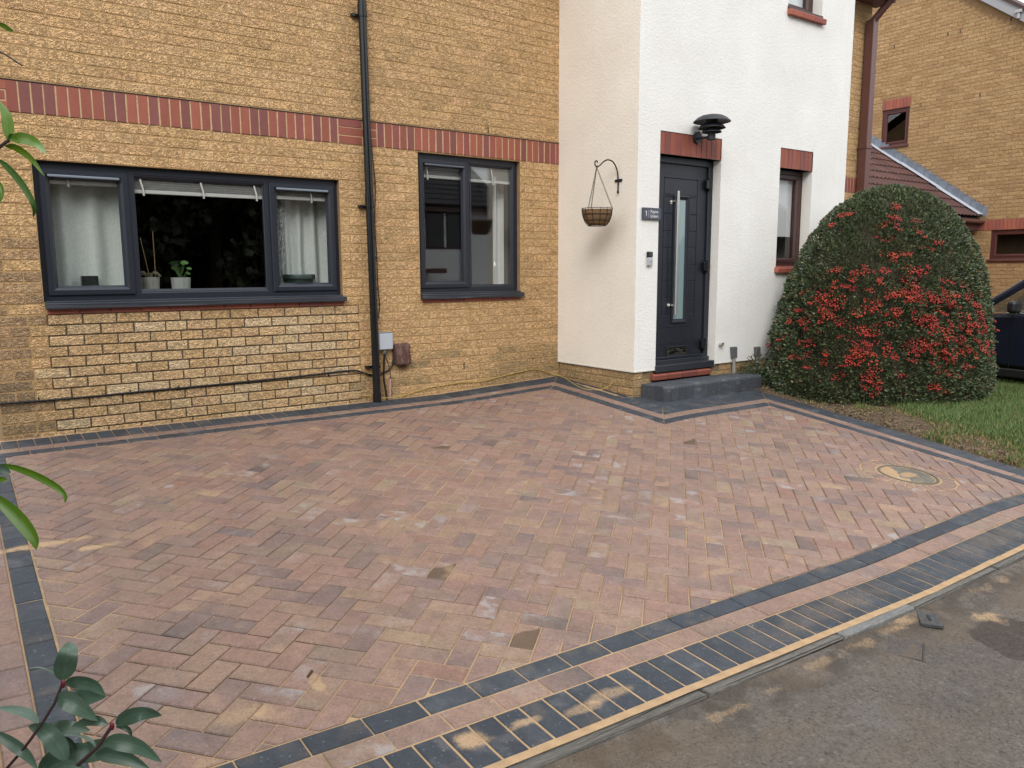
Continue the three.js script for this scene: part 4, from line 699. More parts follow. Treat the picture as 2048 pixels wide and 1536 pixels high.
{
  const nx = 130, nz = 110, g = new THREE.PlaneGeometry(1, 1, nx, nz), P = g.attributes.position, U = g.attributes.uv;
  for (let k = 0; k < P.count; k++) { const z = mix(-1.1, 4.74, 0.5 - P.getY(k)), a = Math.pow(P.getX(k) + 0.5, 1.5), x = mix(z < 1.47 ? 1.57 : edgeX(z) - 0.035, 9.5, a); P.setXYZ(k, x, lawnY(x, z) + 0.012 * (fbm(x * 16, z * 16, 603, 3) - 0.5) * sstep(-0.01, 0.05, x - edgeX(z)), z); U.setXY(k, x, z); }
  g.computeVertexNormals();
  const map = texture(1024, 1024, (u, v, i, j) => { const n = fbm(u * 40, v * 40, 611, 4, 40), w = vnoise(u * 200, v * 200, 613, 200), q = hash(i, j, 9); let c = mixc([0.045, 0.028, 0.015], [0.12, 0.08, 0.042], clamp(n * 0.9 + 0.3 * (w - 0.5), 0, 1)); if (w > 0.82) c = mixc(c, [0.3, 0.2, 0.12], 0.7); if (w < 0.1 && q > 0.4) c = [0.32, 0.25, 0.2]; return c; }, true);
  const m = part('lawn_soil', g, std({ map: rep(map, 1 / 1.4), roughness: 1, bumpMap: rep(N512, 1.6), bumpScale: 0.012 }), scene); m.userData.kind = 'structure';
  // grass: tufts of narrow blades; straw-coloured and thin along the trampled edge, green farther in
  const blade = new THREE.BufferGeometry(), bw = 0.0022;
  blade.setAttribute('position', new THREE.Float32BufferAttribute([-bw, 0, 0, bw, 0, 0, bw * 0.8, 0.5, 0.08, -bw, 0, 0, bw * 0.8, 0.5, 0.08, -bw * 0.8, 0.5, 0.08, -bw * 0.8, 0.5, 0.08, bw * 0.8, 0.5, 0.08, 0, 1, 0.36].map((v, i) => (i % 3 ? v : v * 1)), 3)); blade.computeVertexNormals();
  const r = rng(620), X = [], dum = new THREE.Object3D(), C = new THREE.Color();
  for (let i = 0; i < 150000; i++) {
    const z = mix(1.3, 4.7, r()), x = edgeX(z) + Math.pow(r(), 1.25) * 5.2, d = x - edgeX(z), n = fbm(x * 2.4, z * 2.4, 631, 3), n2 = fbm(x * 7, z * 7, 633, 2);
    if (x > 6.4 || ((x - 3.05) / 1.5) ** 2 + ((z - 1.85) / 0.78) ** 2 < 1) continue;
    const lush = sstep(0.12, 0.75, d + 1.3 * (n - 0.5) + 0.25 * (z < 2.6 ? -1.2 * sstep(1.9, 1.0, x) : 0) + 0.25 * (n2 - 0.5)); if (r() > 0.06 + lush) continue;
    X.push([x, z, lush, n]);
  }
  const im = new THREE.InstancedMesh(blade, std({ color: 0xffffff, roughness: 0.7, side: THREE.DoubleSide }), X.length);
  X.forEach(([x, z, l, n], i) => { dum.position.set(x, lawnY(x, z) - 0.004, z); dum.rotation.set((r() - 0.5) * 0.9, r() * 6.28, (r() - 0.5) * 0.9); const h = (0.02 + 0.038 * l * (0.5 + r())) * (0.7 + n * 0.8); dum.scale.set(1 + r() * 0.9, h, h); dum.updateMatrix(); im.setMatrixAt(i, dum.matrix); const dry = r() < 0.55 * (1 - l) + 0.05; const c = dry ? mixc([0.24, 0.17, 0.075], [0.3, 0.2, 0.08], r()) : mixc([0.066, 0.104, 0.028], [0.122, 0.19, 0.048], clamp(r() * 0.8 + 0.4 * (l - 0.5), 0, 1)); im.setColorAt(i, C.setRGB(...scl(c, 0.85 + 0.3 * r()))); });
  im.name = 'grass'; im.castShadow = im.receiveShadow = true; im.userData = { kind: 'stuff', label: 'green grass of the small lawn, straw coloured along the paving', category: 'grass' }; scene.add(im);
}
{ // fallen leaves and bark lying on the soil strip: uncountable litter
  const r = rng(640), geos = []; for (let i = 0; i < 420; i++) { const z = mix(1.5, 4.6, r()), x = edgeX(z) + 0.01 + 0.5 * r() * r() + (z < 2.4 ? 0.2 * r() : 0), s = 0.006 + 0.014 * r(), g = new THREE.PlaneGeometry(s * 2, s, 2, 1), P = g.attributes.position; for (let k = 0; k < P.count; k++) P.setZ(k, Math.abs(P.getX(k)) * 0.5); g.rotateX(-Math.PI / 2 + (r() - 0.5) * 0.8); g.rotateY(r() * 6.28); g.translate(x, lawnY(x, z) + 0.008, z); geos.push(g); }
  const m = part('leaf_litter', geos, std({ color: rgb(0.15, 0.095, 0.055), roughness: 0.95, side: THREE.DoubleSide }), scene); m.userData = { kind: 'stuff', label: 'brown leaf litter and bark scraps on the bare soil beside the paving', category: 'litter' };
}
// ---------------------------------------------------------------- rounded bush with red berries
const leafGeo = (() => { const g = new THREE.BufferGeometry(); const p = [0, 0, 0, 0.24, 0.42, 0.05, 0, 0.5, -0.03, 0, 0, 0, 0, 0.5, -0.03, -0.24, 0.42, 0.05, 0.24, 0.42, 0.05, 0.12, 0.85, 0, 0, 0.5, -0.03, 0, 0.5, -0.03, -0.12, 0.85, 0, -0.24, 0.42, 0.05, 0, 0.5, -0.03, 0.12, 0.85, 0, -0.12, 0.85, 0]; g.setAttribute('position', new THREE.Float32BufferAttribute(p, 3)); g.computeVertexNormals(); return g; })();
{
  const bush = thing('berry_bush', 'large clipped dome shaped evergreen bush dotted with clusters of red berries', 'bush', [3.02, -0.22, 1.92]);
  const RX = 1.5, RZ = 0.93, HH = 2.27, prof = [[0, 0.93], [0.06, 1.0], [0.15, 1.02], [0.3, 0.985], [0.45, 0.93], [0.6, 0.852], [0.72, 0.75], [0.82, 0.628], [0.9, 0.485], [0.96, 0.32], [0.99, 0.16], [1, 0.0]];
  const rad = (t) => { for (let i = 0; i + 1 < prof.length; i++) if (t <= prof[i + 1][0]) { const a = prof[i], b = prof[i + 1]; return mix(a[1], b[1], (t - a[0]) / (b[0] - a[0])); } return 0; };
  const surf = (a, t, k = 1) => { const w = 1 + 0.05 * (fbm(Math.cos(a) * 3 + 9, Math.sin(a) * 3 + t * 6, 701, 3) - 0.5) * 2, R = rad(t) * w * k, lean = 0.05 * (t - 0.3); return V3(Math.cos(a) * R * RX + lean, t * HH * mix(1, 0.985, 1 - k) + 0.02, Math.sin(a) * R * RZ); };
  const nrm = (a, t) => { const e = 0.01, p = surf(a, t), q = surf(a + e, t), s = surf(a, clamp(t + e, 0, 1)).sub(surf(a, clamp(t - e, 0, 1))); return s.cross(q.sub(p)).normalize(); };
  const core = new THREE.SphereGeometry(1, 40, 28), P = core.attributes.position; // the twiggy inside that the leaves hide
  for (let k = 0; k < P.count; k++) { const y = (P.getY(k) + 1) / 2, a = Math.atan2(P.getZ(k), P.getX(k)), t = clamp(y, 0.01, 0.97), q = surf(a, t, 0.86 + 0.06 * fbm(a * 6, t * 14, 711, 3)); const rr = Math.hypot(P.getX(k), P.getZ(k)); if (rr < 1e-4) q.set(0, y < 0.5 ? 0.08 : HH * 0.93, 0); P.setXYZ(k, q.x, q.y, q.z); }
  core.computeVertexNormals(); part('inner_twigs', core, std({ color: rgb(0.05, 0.042, 0.025), roughness: 1, side: THREE.DoubleSide }), bush);
  const r = rng(720), N = 62000, mat = std({ color: 0xffffff, roughness: 0.42, side: THREE.DoubleSide }), im = new THREE.InstancedMesh(leafGeo, mat, N), d = new THREE.Object3D(), C = new THREE.Color(), up = V3(0, 1, 0), q1 = new THREE.Quaternion(), q2 = new THREE.Quaternion();
  const cam = camPos.clone().sub(bush.position); let n = 0;
  for (let tries = 0; n < N && tries < 900000; tries++) {
    const a = r() * 6.2832, t = 1 - Math.pow(r(), 1.25), no = nrm(a, t), p0 = surf(a, t); if (no.dot(cam.clone().sub(p0)) < 0 && r() > 0.12) continue;
    if (r() > rad(t) + 0.25) continue;
    const clump = fbm(p0.x * 8 + 4, p0.y * 9.5 + p0.z * 8, 731, 3), depth = (r() < 0.7 ? 1 : 0.95 - 0.09 * r()) * (1 + 0.1 * (clump - 0.5)) + 0.012 * (r() - 0.5), shoot = r() < 0.02 ? 0.01 + 0.02 * r() : 0; if (clump < 0.4 && depth > 0.955 && r() < 0.75) continue; // hollows between the clumps
    const p = surf(a, t, depth + shoot); p.y -= 0.02;
    d.position.copy(p); const dir = no.clone().add(V3(r() - 0.5, r() - 0.35, r() - 0.5).multiplyScalar(1.5)).normalize(); q1.setFromUnitVectors(up, dir); q2.setFromAxisAngle(up, r() * 6.2832); d.quaternion.copy(q1.multiply(q2)); d.scale.setScalar((t > 0.62 ? 0.029 : 0.035) * (0.65 + 0.7 * r())); d.updateMatrix(); im.setMatrixAt(n, d.matrix);
    const age = r(); let c = mixc([0.046, 0.07, 0.034], [0.1, 0.118, 0.05], age * age); if (r() < 0.12) c = mixc(c, [0.14, 0.145, 0.06], r()); if (r() < 0.025) c = [0.18, 0.11, 0.05]; im.setColorAt(n, C.setRGB(...scl(c, 0.75 + 0.5 * r()))); n++;
  }
  im.count = n; im.name = 'foliage'; im.userData.kind = 'stuff'; im.castShadow = im.receiveShadow = true; bush.add(im);
  // flat clusters of small berries, in drifts over the side that faces the drive
  const bm = ['#cf3a26', '#bf2d1c', '#d84a2c', '#b0281e'].map((h) => std({ color: new THREE.Color().setRGB(...scl(lin(h), 0.5)), roughness: 0.4 })), berry = new THREE.IcosahedronGeometry(1, 1), clusters = [];
  for (let k = 0; k < 14; k++) { const L = [], m = 12 + Math.floor(r() * 18), w = 0.03 + 0.038 * r(); for (let i = 0; i < m; i++) { const g = berry.clone(), s = 0.0058 + 0.002 * r(); g.scale(s, s * 0.9, s); const a = r() * 6.28, q = Math.sqrt(r()); g.translate(Math.cos(a) * q * w * 1.5, (r() - 0.5) * 0.022 + 0.006, Math.sin(a) * q * w); L.push(g); } clusters.push(merge(L)); }
  const drifts = [[0.28, 0.42, 9], [0.25, 0.55, 8], [0.47, 0.43, 9], [0.52, 0.41, 6], [0.42, 0.28, 14], [0.37, 0.22, 10], [0.62, 0.26, 10], [0.7, 0.33, 16], [0.74, 0.42, 18], [0.69, 0.5, 12], [0.62, 0.58, 10], [0.56, 0.63, 7], [0.82, 0.38, 14], [0.86, 0.5, 10], [0.9, 0.3, 12], [0.93, 0.22, 8], [0.66, 0.74, 6], [0.5, 0.74, 8], [0.3, 0.5, 6], [0.15, 0.4, 6], [0.08, 0.3, 5], [0.2, 0.24, 5], [0.55, 0.2, 6], [0.78, 0.24, 12], [0.5, 0.15, 5], [0.72, 0.13, 5], [0.95, 0.4, 8], [0.6, 0.48, 12], [0.4, 0.6, 5], [0.2, 0.8, 3], [0.45, 0.88, 3]];
  let cc = 0; for (const [fx, ft, m] of drifts) for (let i = 0; i < m && cc < 298; i++) { // fx runs over the visible half from left to right
    const a = 2.415 + Math.asin(1 - 2 * clamp(fx + 0.12 * (r() + r() - 1), 0.01, 0.99)), t = clamp(ft + 0.1 * (r() + r() - 1), 0.03, 0.93), p = surf(a, t, 1.012), no = nrm(a, t), s = 0.75 + 0.55 * r();
    const o = part('berry_cluster', clusters[Math.floor(r() * 14)], bm[Math.floor(r() * 4)], bush); o.name = numbered('berry_cluster'); o.position.copy(p); o.quaternion.setFromUnitVectors(up, no.clone().multiplyScalar(0.7).add(V3(0, 0.7, 0)).normalize()); o.rotateY(r() * 6.28); o.scale.setScalar(s); cc++;
  }
  for (let i = 0; i < 9; i++) { const a = r() * 3.1, p = surf(a, 0.04, 0.75), q = surf(a + 0.2, 0.2, 0.8); part('stem', rod([p.x * 0.6, -0.05, p.z * 0.6], q.toArray(), 0.016, 6, 0.008), std({ color: rgb(0.05, 0.035, 0.022), roughness: 0.9 }), bush); }
}
{ // low plant beside the step
  const t = thing('ground_plant', 'low straggly evergreen plant growing between the doorstep and the berry bush', 'plant', [1.66, 0.0, 1.3]), r = rng(760), im = new THREE.InstancedMesh(leafGeo, std({ color: 0xffffff, roughness: 0.5, side: THREE.DoubleSide }), 900), d = new THREE.Object3D(), C = new THREE.Color();
  for (let i = 0; i < 900; i++) { const a = r() * 6.28, q = Math.sqrt(r()), h = r() * (0.34 - 0.2 * q); d.position.set(Math.cos(a) * q * 0.24, -0.02 + h, Math.sin(a) * q * 0.16); d.rotation.set(r() * 3 - 1.2, r() * 6.28, r() * 2 - 1); d.scale.setScalar(0.028 * (0.7 + 0.6 * r())); d.updateMatrix(); im.setMatrixAt(i, d.matrix); im.setColorAt(i, C.setRGB(...scl([0.035, 0.055, 0.02], 0.7 + 0.8 * r()))); }
  im.name = 'foliage'; im.userData.kind = 'stuff'; t.add(im); for (let i = 0; i < 7; i++) part('stem', tube([[0, -0.1, 0], [(r() - 0.5) * 0.2, 0.1, (r() - 0.5) * 0.15], [(r() - 0.5) * 0.4, 0.25 + 0.1 * r(), (r() - 0.5) * 0.25]], 0.004, 6, 5), std({ color: rgb(0.06, 0.045, 0.03), roughness: 0.9 }), t);
}
// ---------------------------------------------------------------- things fixed to the house
{ // hanging basket on its scrolled bracket
  const b = thing('basket_bracket', 'black wrought iron bracket with a scrolled end on the cream wall', 'bracket', [0, 2.018, 0.909]);
  part('arm', tube([[-0.012, -0.1, 0], [-0.014, 0.02, 0], [-0.03, 0.1, 0], [-0.08, 0.165, 0], [-0.14, 0.18, 0], [-0.19, 0.165, 0], [-0.235, 0.13, 0], [-0.262, 0.112, 0]], 0.0065, 60, 8), blackIron, b);
  part('scroll', tube([[-0.258, 0.115, 0], [-0.285, 0.105, 0], [-0.305, 0.125, 0], [-0.302, 0.155, 0], [-0.282, 0.16, 0], [-0.276, 0.143, 0]], 0.006, 40, 8), blackIron, b);
  part('wall_plate', [box(-0.012, -0.001, -0.012, 0.012, -0.048, 0.048, 0.003), rod([-0.012, -0.1, 0], [-0.01, 0.0, 0], 0.007, 8), new THREE.SphereGeometry(0.011, 12, 8).scale(1, 1.5, 1).translate(-0.012, -0.105, 0)], blackIron, b);
  const t = thing('hanging_basket', 'wire hanging basket with an empty brown coir liner on chains', 'hanging basket', [-0.272, 1.745, 0.909]), r = rng(801);
  const prof = [[0.215, 0], [0.212, -0.025], [0.205, -0.055], [0.19, -0.09], [0.165, -0.125], [0.13, -0.152]].map(([a, b]) => [a * 0.66, b]);
  const coir = texture(256, 256, (u, v) => { const k = 0.5 + fbm(u * 10, v * 40, 803, 4) * 0.6 + 0.25 * (hash(Math.floor(u * 256), Math.floor(v * 256), 5) - 0.5); return scl([0.24, 0.14, 0.062], k); }, true);
  const lg = lathe([[0, -0.152], [0.12, -0.15], [0.15, -0.13], [0.18, -0.09], [0.195, -0.055], [0.2, -0.02], [0.203, -0.008], [0.19, -0.01], [0.175, -0.07], [0.13, -0.125], [0, -0.13]].map(([a, b]) => [a * 0.66, b]), 60), P = lg.attributes.position;
  for (let i = 0; i < P.count; i++) { const a = Math.atan2(P.getZ(i), P.getX(i)), q = 1 + 0.03 * Math.abs(Math.sin(a * 6)) * (P.getY(i) < -0.01 ? 1 : 0) + 0.02 * (fbm(a * 6 + 20, P.getY(i) * 40, 805, 3) - 0.5); P.setX(i, P.getX(i) * q); P.setZ(i, P.getZ(i) * q); P.setY(i, P.getY(i) + 0.006 * (fbm(a * 8 + 5, 2, 807, 2) - 0.5)); }
  lg.computeVertexNormals(); part('coir_liner', lg, std({ map: coir, roughness: 1, side: THREE.DoubleSide, bumpMap: rep(N512, 4, 2), bumpScale: 0.004 }), t);
  for (const [R, y] of [[0.143, 0.002], [0.138, -0.052], [0.12, -0.106], [0.085, -0.156]]) part('hoop', new THREE.TorusGeometry(R, 0.0032, 6, 48).rotateX(Math.PI / 2).translate(0, y, 0), blackIron, t);
  for (let k = 0; k < 12; k++) { const a = (k / 12) * 6.2832; part('wire', tube(prof.map(([R, y]) => [Math.cos(a) * (R + 0.004), y, Math.sin(a) * (R + 0.004)]), 0.0026, 12, 5), blackIron, t); }
  const link = new THREE.TorusGeometry(0.0085, 0.0018, 5, 10);
  for (let k = 0; k < 3; k++) { const a = k * 2.094 + 0.6, A = V3(Math.cos(a) * 0.142, 0.002, Math.sin(a) * 0.142), B = V3(-0.012, 0.375, 0), L = [], n = 30; for (let i = 0; i <= n; i++) { const g = link.clone().scale(0.6, 1, 1); g.rotateY(i % 2 ? 1.57 : 0); g.translate(...A.clone().lerp(B, i / n).toArray()); L.push(g); } part('chain', L, std({ color: rgb(0.03, 0.03, 0.03), roughness: 0.4, metalness: 0.8 }), t); }
  part('hook', tube([[-0.012, 0.375, 0], [-0.012, 0.392, 0], [-0.004, 0.396, 0], [0.0, 0.388, 0]], 0.002, 12, 6), blackIron, t);
}
{ // wall lamp: stacked round shades on a short arm
  const t = thing('wall_lamp', 'black outdoor wall lamp with three stacked round shades above the front door', 'wall lamp', [0.79, 2.44, TZ - 0.006]), m = std({ color: rgb(0.016, 0.017, 0.02), roughness: 0.55 }), z = 0.19;
  part('wall_plate', [rod([0, 0.01, 0], [0, 0.01, 0.03], 0.055, 28)], m, t);
  part('arm', [rod([0, 0.0, 0.02], [0, -0.005, z], 0.011, 12)], m, t);
  part('lamp_holder', lathe([[0, -0.035], [0.036, -0.035], [0.038, -0.032], [0.038, 0.04], [0.033, 0.044], [0, 0.044]], 28).translate(0, 0, z), m, t);
  const shade = (R, y, h, r0) => lathe([[r0, y + h], [R * 0.6, y + h * 0.9], [R * 0.85, y + h * 0.5], [R * 0.97, y + h * 0.12], [R, y], [R - 0.003, y], [R * 0.94, y + h * 0.12], [R * 0.8, y + h * 0.46], [r0, y + h - 0.004]], 44).translate(0, 0, z);
  part('top_shade', lathe([[0, 0.2], [0.05, 0.197], [0.1, 0.186], [0.14, 0.166], [0.168, 0.142], [0.177, 0.13], [0.174, 0.129], [0.14, 0.146], [0.08, 0.158], [0, 0.16]], 52).translate(0, 0, z), m, t);
  part('shade', shade(0.13, 0.072, 0.05, 0.06), m, t); part('shade', shade(0.095, 0.034, 0.042, 0.045), m, t);
  part('diffuser', lathe([[0.04, 0.04], [0.05, 0.06], [0.055, 0.11], [0.055, 0.16]], 28).translate(0, 0, z), std({ color: rgb(0.03, 0.03, 0.032), roughness: 0.4, side: THREE.DoubleSide }), t);
}
function lettering(w, h, draw) { const c = document.createElement('canvas'); c.width = w; c.height = h; const g = c.getContext('2d'); draw(g); const t = new THREE.CanvasTexture(c); t.colorSpace = THREE.SRGBColorSpace; return t; }
{ // house sign
  const t = thing('house_sign', 'small dark grey house sign numbered 1 beside the front door', 'sign', [0.178, BAND - 0.564, TZ + 0.005]);
  part('plate', box(-0.122, 0.122, -0.055, 0.055, 0, 0.016, 0.005), std({ color: rgb(0.055, 0.06, 0.075), roughness: 0.4 }), t);
  const map = lettering(512, 230, (g) => { g.fillStyle = '#41454f'; g.fillRect(0, 0, 512, 230); g.fillStyle = '#e8e8ea'; g.font = '150px sans-serif'; g.fillText('1', 48, 168); g.fillRect(158, 40, 5, 150); g.font = '86px sans-serif'; g.fillText('Payne', 206, 102); g.fillText('Green', 206, 194); });
  part('lettering', new THREE.PlaneGeometry(0.232, 0.104).translate(0, 0, 0.0175), std({ map, roughness: 0.4 }), t);
}
{ // doorbell
  const t = thing('doorbell', 'small silver and black camera doorbell on the white wall', 'doorbell', [0.165, BAND - 0.982, TZ + 0.003]);
  part('body', box(-0.031, 0.031, -0.066, 0.012, 0, 0.026, 0.006), std({ color: rgb(0.5, 0.5, 0.5), roughness: 0.35, metalness: 0.6 }), t); part('camera_panel', box(-0.031, 0.031, 0.0125, 0.066, 0, 0.027, 0.006), std({ color: rgb(0.004, 0.004, 0.005), roughness: 0.12 }), t);
  part('lens', rod([0.004, 0.042, 0.026], [0.004, 0.042, 0.029], 0.009, 20), std({ color: rgb(0.01, 0.01, 0.014), roughness: 0.05 }), t);
  part('button', [new THREE.TorusGeometry(0.014, 0.0018, 8, 28).translate(0.004, -0.022, 0.026), rod([0.004, -0.022, 0.02], [0.004, -0.022, 0.0275], 0.012, 24)], std({ color: rgb(0.34, 0.42, 0.55), roughness: 0.25, metalness: 0.5 }), t);
}
{ // service boxes and cables
  const j = thing('junction_box', 'light grey plastic junction box on the brick wall beside the black downpipe', 'junction box', [-2.055, 0.545, 0.004]);
  part('cover', box(-0.07, 0.07, -0.078, 0.07, 0.005, 0.05, 0.008), std({ color: rgb(0.4, 0.43, 0.47), roughness: 0.5 }), j); part('back', box(-0.066, 0.066, -0.072, 0.08, 0, 0.034, 0.004), std({ color: rgb(0.24, 0.25, 0.27), roughness: 0.6 }), j);
  for (let i = 0; i < 12; i++) part('vent_slot', box(-0.06 + i * 0.0104, -0.0545 + i * 0.0104, 0.0715, 0.0745, 0.02, 0.046), std({ color: rgb(0.06, 0.06, 0.065), roughness: 0.8 }), j);
  part('gland', [rod([-0.01, -0.08, 0.025], [-0.01, -0.115, 0.025], 0.016, 14), new THREE.TorusGeometry(0.015, 0.006, 6, 14).rotateX(1.2).translate(-0.002, -0.106, 0.03)], std({ color: rgb(0.2, 0.19, 0.17), roughness: 0.9, bumpMap: N512, bumpScale: 0.006 }), j);
  const m = thing('terminal_cover', 'weathered brown plastic terminal cover on the brick wall near the ground', 'cable cover', [-1.884, 0.415, 0.004]), g = box(-0.078, 0.078, -0.105, 0.1, 0, 0.062, 0.022), P = g.attributes.position;
  for (let i = 0; i < P.count; i++) { P.setX(i, P.getX(i) + 0.012 * (P.getY(i) / 0.1) * -0.5 + 0.004 * (vnoise(P.getY(i) * 30, P.getZ(i) * 30, 811) - 0.5)); P.setZ(i, P.getZ(i) * (1 - 0.25 * sstep(0.06, 0.1, P.getY(i)))); } g.computeVertexNormals();
  const pm = texture(256, 256, (u, v) => mixc([0.085, 0.036, 0.028], [0.17, 0.1, 0.08], sstep(0.4, 0.8, fbm(u * 10, v * 5, 813, 4))), true);
  part('cover', g, std({ map: pm, roughness: 0.75, bumpMap: rep(N512, 1, 0.4), bumpScale: 0.004 }), m); part('back_plate', box(-0.088, 0.09, -0.09, 0.085, -0.002, 0.02, 0.004), std({ color: rgb(0.04, 0.03, 0.026), roughness: 0.9 }), m);
  const r = rng(815), F = []; for (let i = 0; i < 26; i++) { const x = -0.03 + 0.085 * r(), l = 0.03 + 0.06 * r(); F.push(tube([[x, -0.09, 0.02], [x + 0.01 * (r() - 0.5), -0.09 - l * 0.6, 0.018], [x + 0.02 * (r() - 0.5), -0.09 - l, 0.012]], 0.0012, 4, 4)); } part('cobweb_dirt', F, std({ color: rgb(0.11, 0.07, 0.045), roughness: 1 }), m);
  single('black_cable', 'black cable clipped level along the pale brick panel under the wide window', 'cable', [tube([[-5.04, 0.266, 0.012], [-4.6, 0.262, 0.012], [-4.05, 0.268, 0.011], [-3.4, 0.274, 0.012], [-2.8, 0.285, 0.012], [-2.44, 0.296, 0.012], [-2.34, 0.292, 0.014], [-2.26, 0.262, 0.02], [-2.2, 0.24, 0.018], [-2.1, 0.245, 0.012], [-2.02, 0.27, 0.012], [-1.975, 0.33, 0.014], [-1.965, 0.4, 0.016]], 0.008, 120, 8), ...[-4.8, -4.2, -3.85, -3.3, -2.95, -2.6].map((x) => box(x - 0.004, x + 0.004, 0.255, 0.29, 0, 0.016, 0.002))], blackPlastic);
  single('telephone_wire', 'thin black wire clipped loosely down the wall beside the downpipe', 'cable', [tube([[-2.14, 2.47, 0.012], [-2.12, 2.2, 0.01], [-2.1, 1.95, 0.012], [-2.113, 1.6, 0.01], [-2.105, 1.28, 0.012], [-2.1, 1.0, 0.01], [-2.09, 0.88, 0.012], [-2.12, 0.7, 0.012], [-2.125, 0.62, 0.012]], 0.0042, 90, 6), ...[2.47, 1.95, 1.62, 1.3, 1.02, 0.88].map((y, i) => box([-2.14, -2.1, -2.113, -2.106, -2.1, -2.09][i] - 0.006, [-2.14, -2.1, -2.113, -2.106, -2.1, -2.09][i] + 0.006, y - 0.004, y + 0.004, 0, 0.018, 0.002))], blackIron);
  single('supply_cable', 'thick black cable dropping from the grey junction box to the ground', 'cable', tube([[-2.065, 0.43, 0.03], [-2.07, 0.34, 0.026], [-2.075, 0.2, 0.024], [-2.06, 0.08, 0.024], [-2.05, -0.03, 0.026]], 0.0085, 40, 8), blackPlastic);
  single('thin_brown_cable', 'thin cable curving from the junction box into a pink plastic pipe', 'cable', tube([[-2.06, 0.43, 0.03], [-2.04, 0.36, 0.03], [-2.012, 0.27, 0.026], [-2.01, 0.17, 0.024]], 0.004, 30, 6), std({ color: rgb(0.06, 0.04, 0.03), roughness: 0.6 }));
  single('plastic_conduit', 'short pale pink plastic pipe standing at the foot of the brick wall', 'pipe', rod([-2.01, 0.19, 0.024], [-2.02, -0.03, 0.026], 0.011, 12), std({ color: rgb(0.42, 0.25, 0.22), roughness: 0.5 }));
  single('yellow_cable', 'thin yellow cable lying loose along the foot of the wall to the white bay', 'cable', tube([[-2.31, 0.066, 0.02], [-2.2, 0.045, 0.03], [-2.137, 0.03, 0.06], [-1.985, 0.018, 0.05], [-1.8, 0.035, 0.02], [-1.62, 0.066, 0.012], [-1.43, 0.078, 0.01], [-1.238, 0.088, 0.012], [-1.009, 0.076, 0.012], [-0.75, 0.108, 0.01], [-0.524, 0.134, 0.01], [-0.322, 0.148, 0.01], [-0.2, 0.12, 0.012], [-0.087, 0.08, 0.03], [-0.035, 0.062, 0.1], [-0.09, 0.04, 0.3], [-0.18, 0.018, 0.55], [-0.19, 0.006, 0.68], [-0.08, 0.004, 0.78], [-0.01, 0.06, 0.85], [0.03, 0.12, 0.87]], 0.0042, 240, 6), std({ color: rgb(0.42, 0.3, 0.07), roughness: 0.6 }));
  for (const [x, s] of [[1.448, 1], [1.84, 0.94]]) { const t = thing('earth_conduit', s === 1 ? 'short grey conduit capped with a folded lead flap, nearer to the doorstep' : 'short grey conduit with a lead flap, half hidden by the berry bush', 'pipe', [x, 0, TZ + 0.022]); part('pipe', rod([0.012, -0.1, 0], [0, 0.27 * s, 0], 0.019, 14), std({ color: rgb(0.26, 0.25, 0.22), roughness: 0.7, bumpMap: N512, bumpScale: 0.003 }), t); const f = box(-0.035, 0.035, 0.25 * s, 0.37 * s, -0.02, 0.02, 0.008), P = f.attributes.position; for (let i = 0; i < P.count; i++) P.setX(i, P.getX(i) - 0.02 * sstep(0.3, 0.37, P.getY(i)) * (P.getX(i) < 0 ? 1 : 0.2) + 0.008 * (vnoise(P.getY(i) * 40, P.getZ(i) * 60, 821) - 0.5)); f.computeVertexNormals(); part('lead_flap', f, std({ color: rgb(0.13, 0.13, 0.14), roughness: 0.7, bumpMap: N512, bumpScale: 0.005 }), t); }
  single('overflow_pipe', 'short stub of pale overflow pipe poking out of the white wall by the door', 'pipe', new THREE.CylinderGeometry(0.02, 0.02, 0.05, 18, 1, true).rotateX(1.45).translate(1.235, BAND - 1.86, TZ + 0.022), std({ color: rgb(0.36, 0.34, 0.29), roughness: 0.7, side: THREE.DoubleSide }));
}
// ---------------------------------------------------------------- things seen through the windows
const clothTex = texture(256, 256, (u, v) => { const k = 0.86 + 0.2 * (fbm(u * 100, v * 14, 831, 2) - 0.5) + 0.16 * (fbm(u * 14, v * 100, 833, 2) - 0.5); return [k, k, k]; }, true);
function curtain(name, label, x0, x1, y0, y1, z, folds, amp, col, seed) {
  const g = new THREE.PlaneGeometry(x1 - x0, y1 - y0, 120, 10), P = g.attributes.position; g.translate((x0 + x1) / 2, (y0 + y1) / 2, z);
  for (let i = 0; i < P.count; i++) { const u = (P.getX(i) - x0) / (x1 - x0), v = (P.getY(i) - y0) / (y1 - y0); P.setZ(i, z + amp * (Math.sin(u * folds * 6.283 + 1.2 * vnoise(u * 4, 1, seed)) + 0.5 * vnoise(u * 9, v * 1.5, seed + 3)) * (1 - 0.3 * v)); P.setX(i, P.getX(i) + 0.012 * vnoise(u * 8, v * 3, seed + 7)); }
  g.computeVertexNormals(); return single(name, label, 'curtain', g, new THREE.MeshPhysicalMaterial({ color: rgb(...col), map: rep(clothTex, 3, 5), roughness: 0.95, side: THREE.DoubleSide, transmission: 0.0 }));
}
curtain('curtain', 'pale linen curtain behind the left light of the wide window', -4.78, -4.13, 0.9, 2.0, -0.25, 3.2, 0.026, [0.68, 0.7, 0.66], 841); curtain('curtain', 'narrow fold of pale curtain beside the left mullion of the wide window', -4.16, -4.06, 0.9, 2.0, -0.3, 1.2, 0.02, [0.6, 0.61, 0.57], 845);
curtain('curtain', 'pale linen curtain gathered behind the right light of the wide window', -2.98, -2.42, 0.9, 2.0, -0.27, 4.6, 0.028, [0.68, 0.69, 0.66], 851);
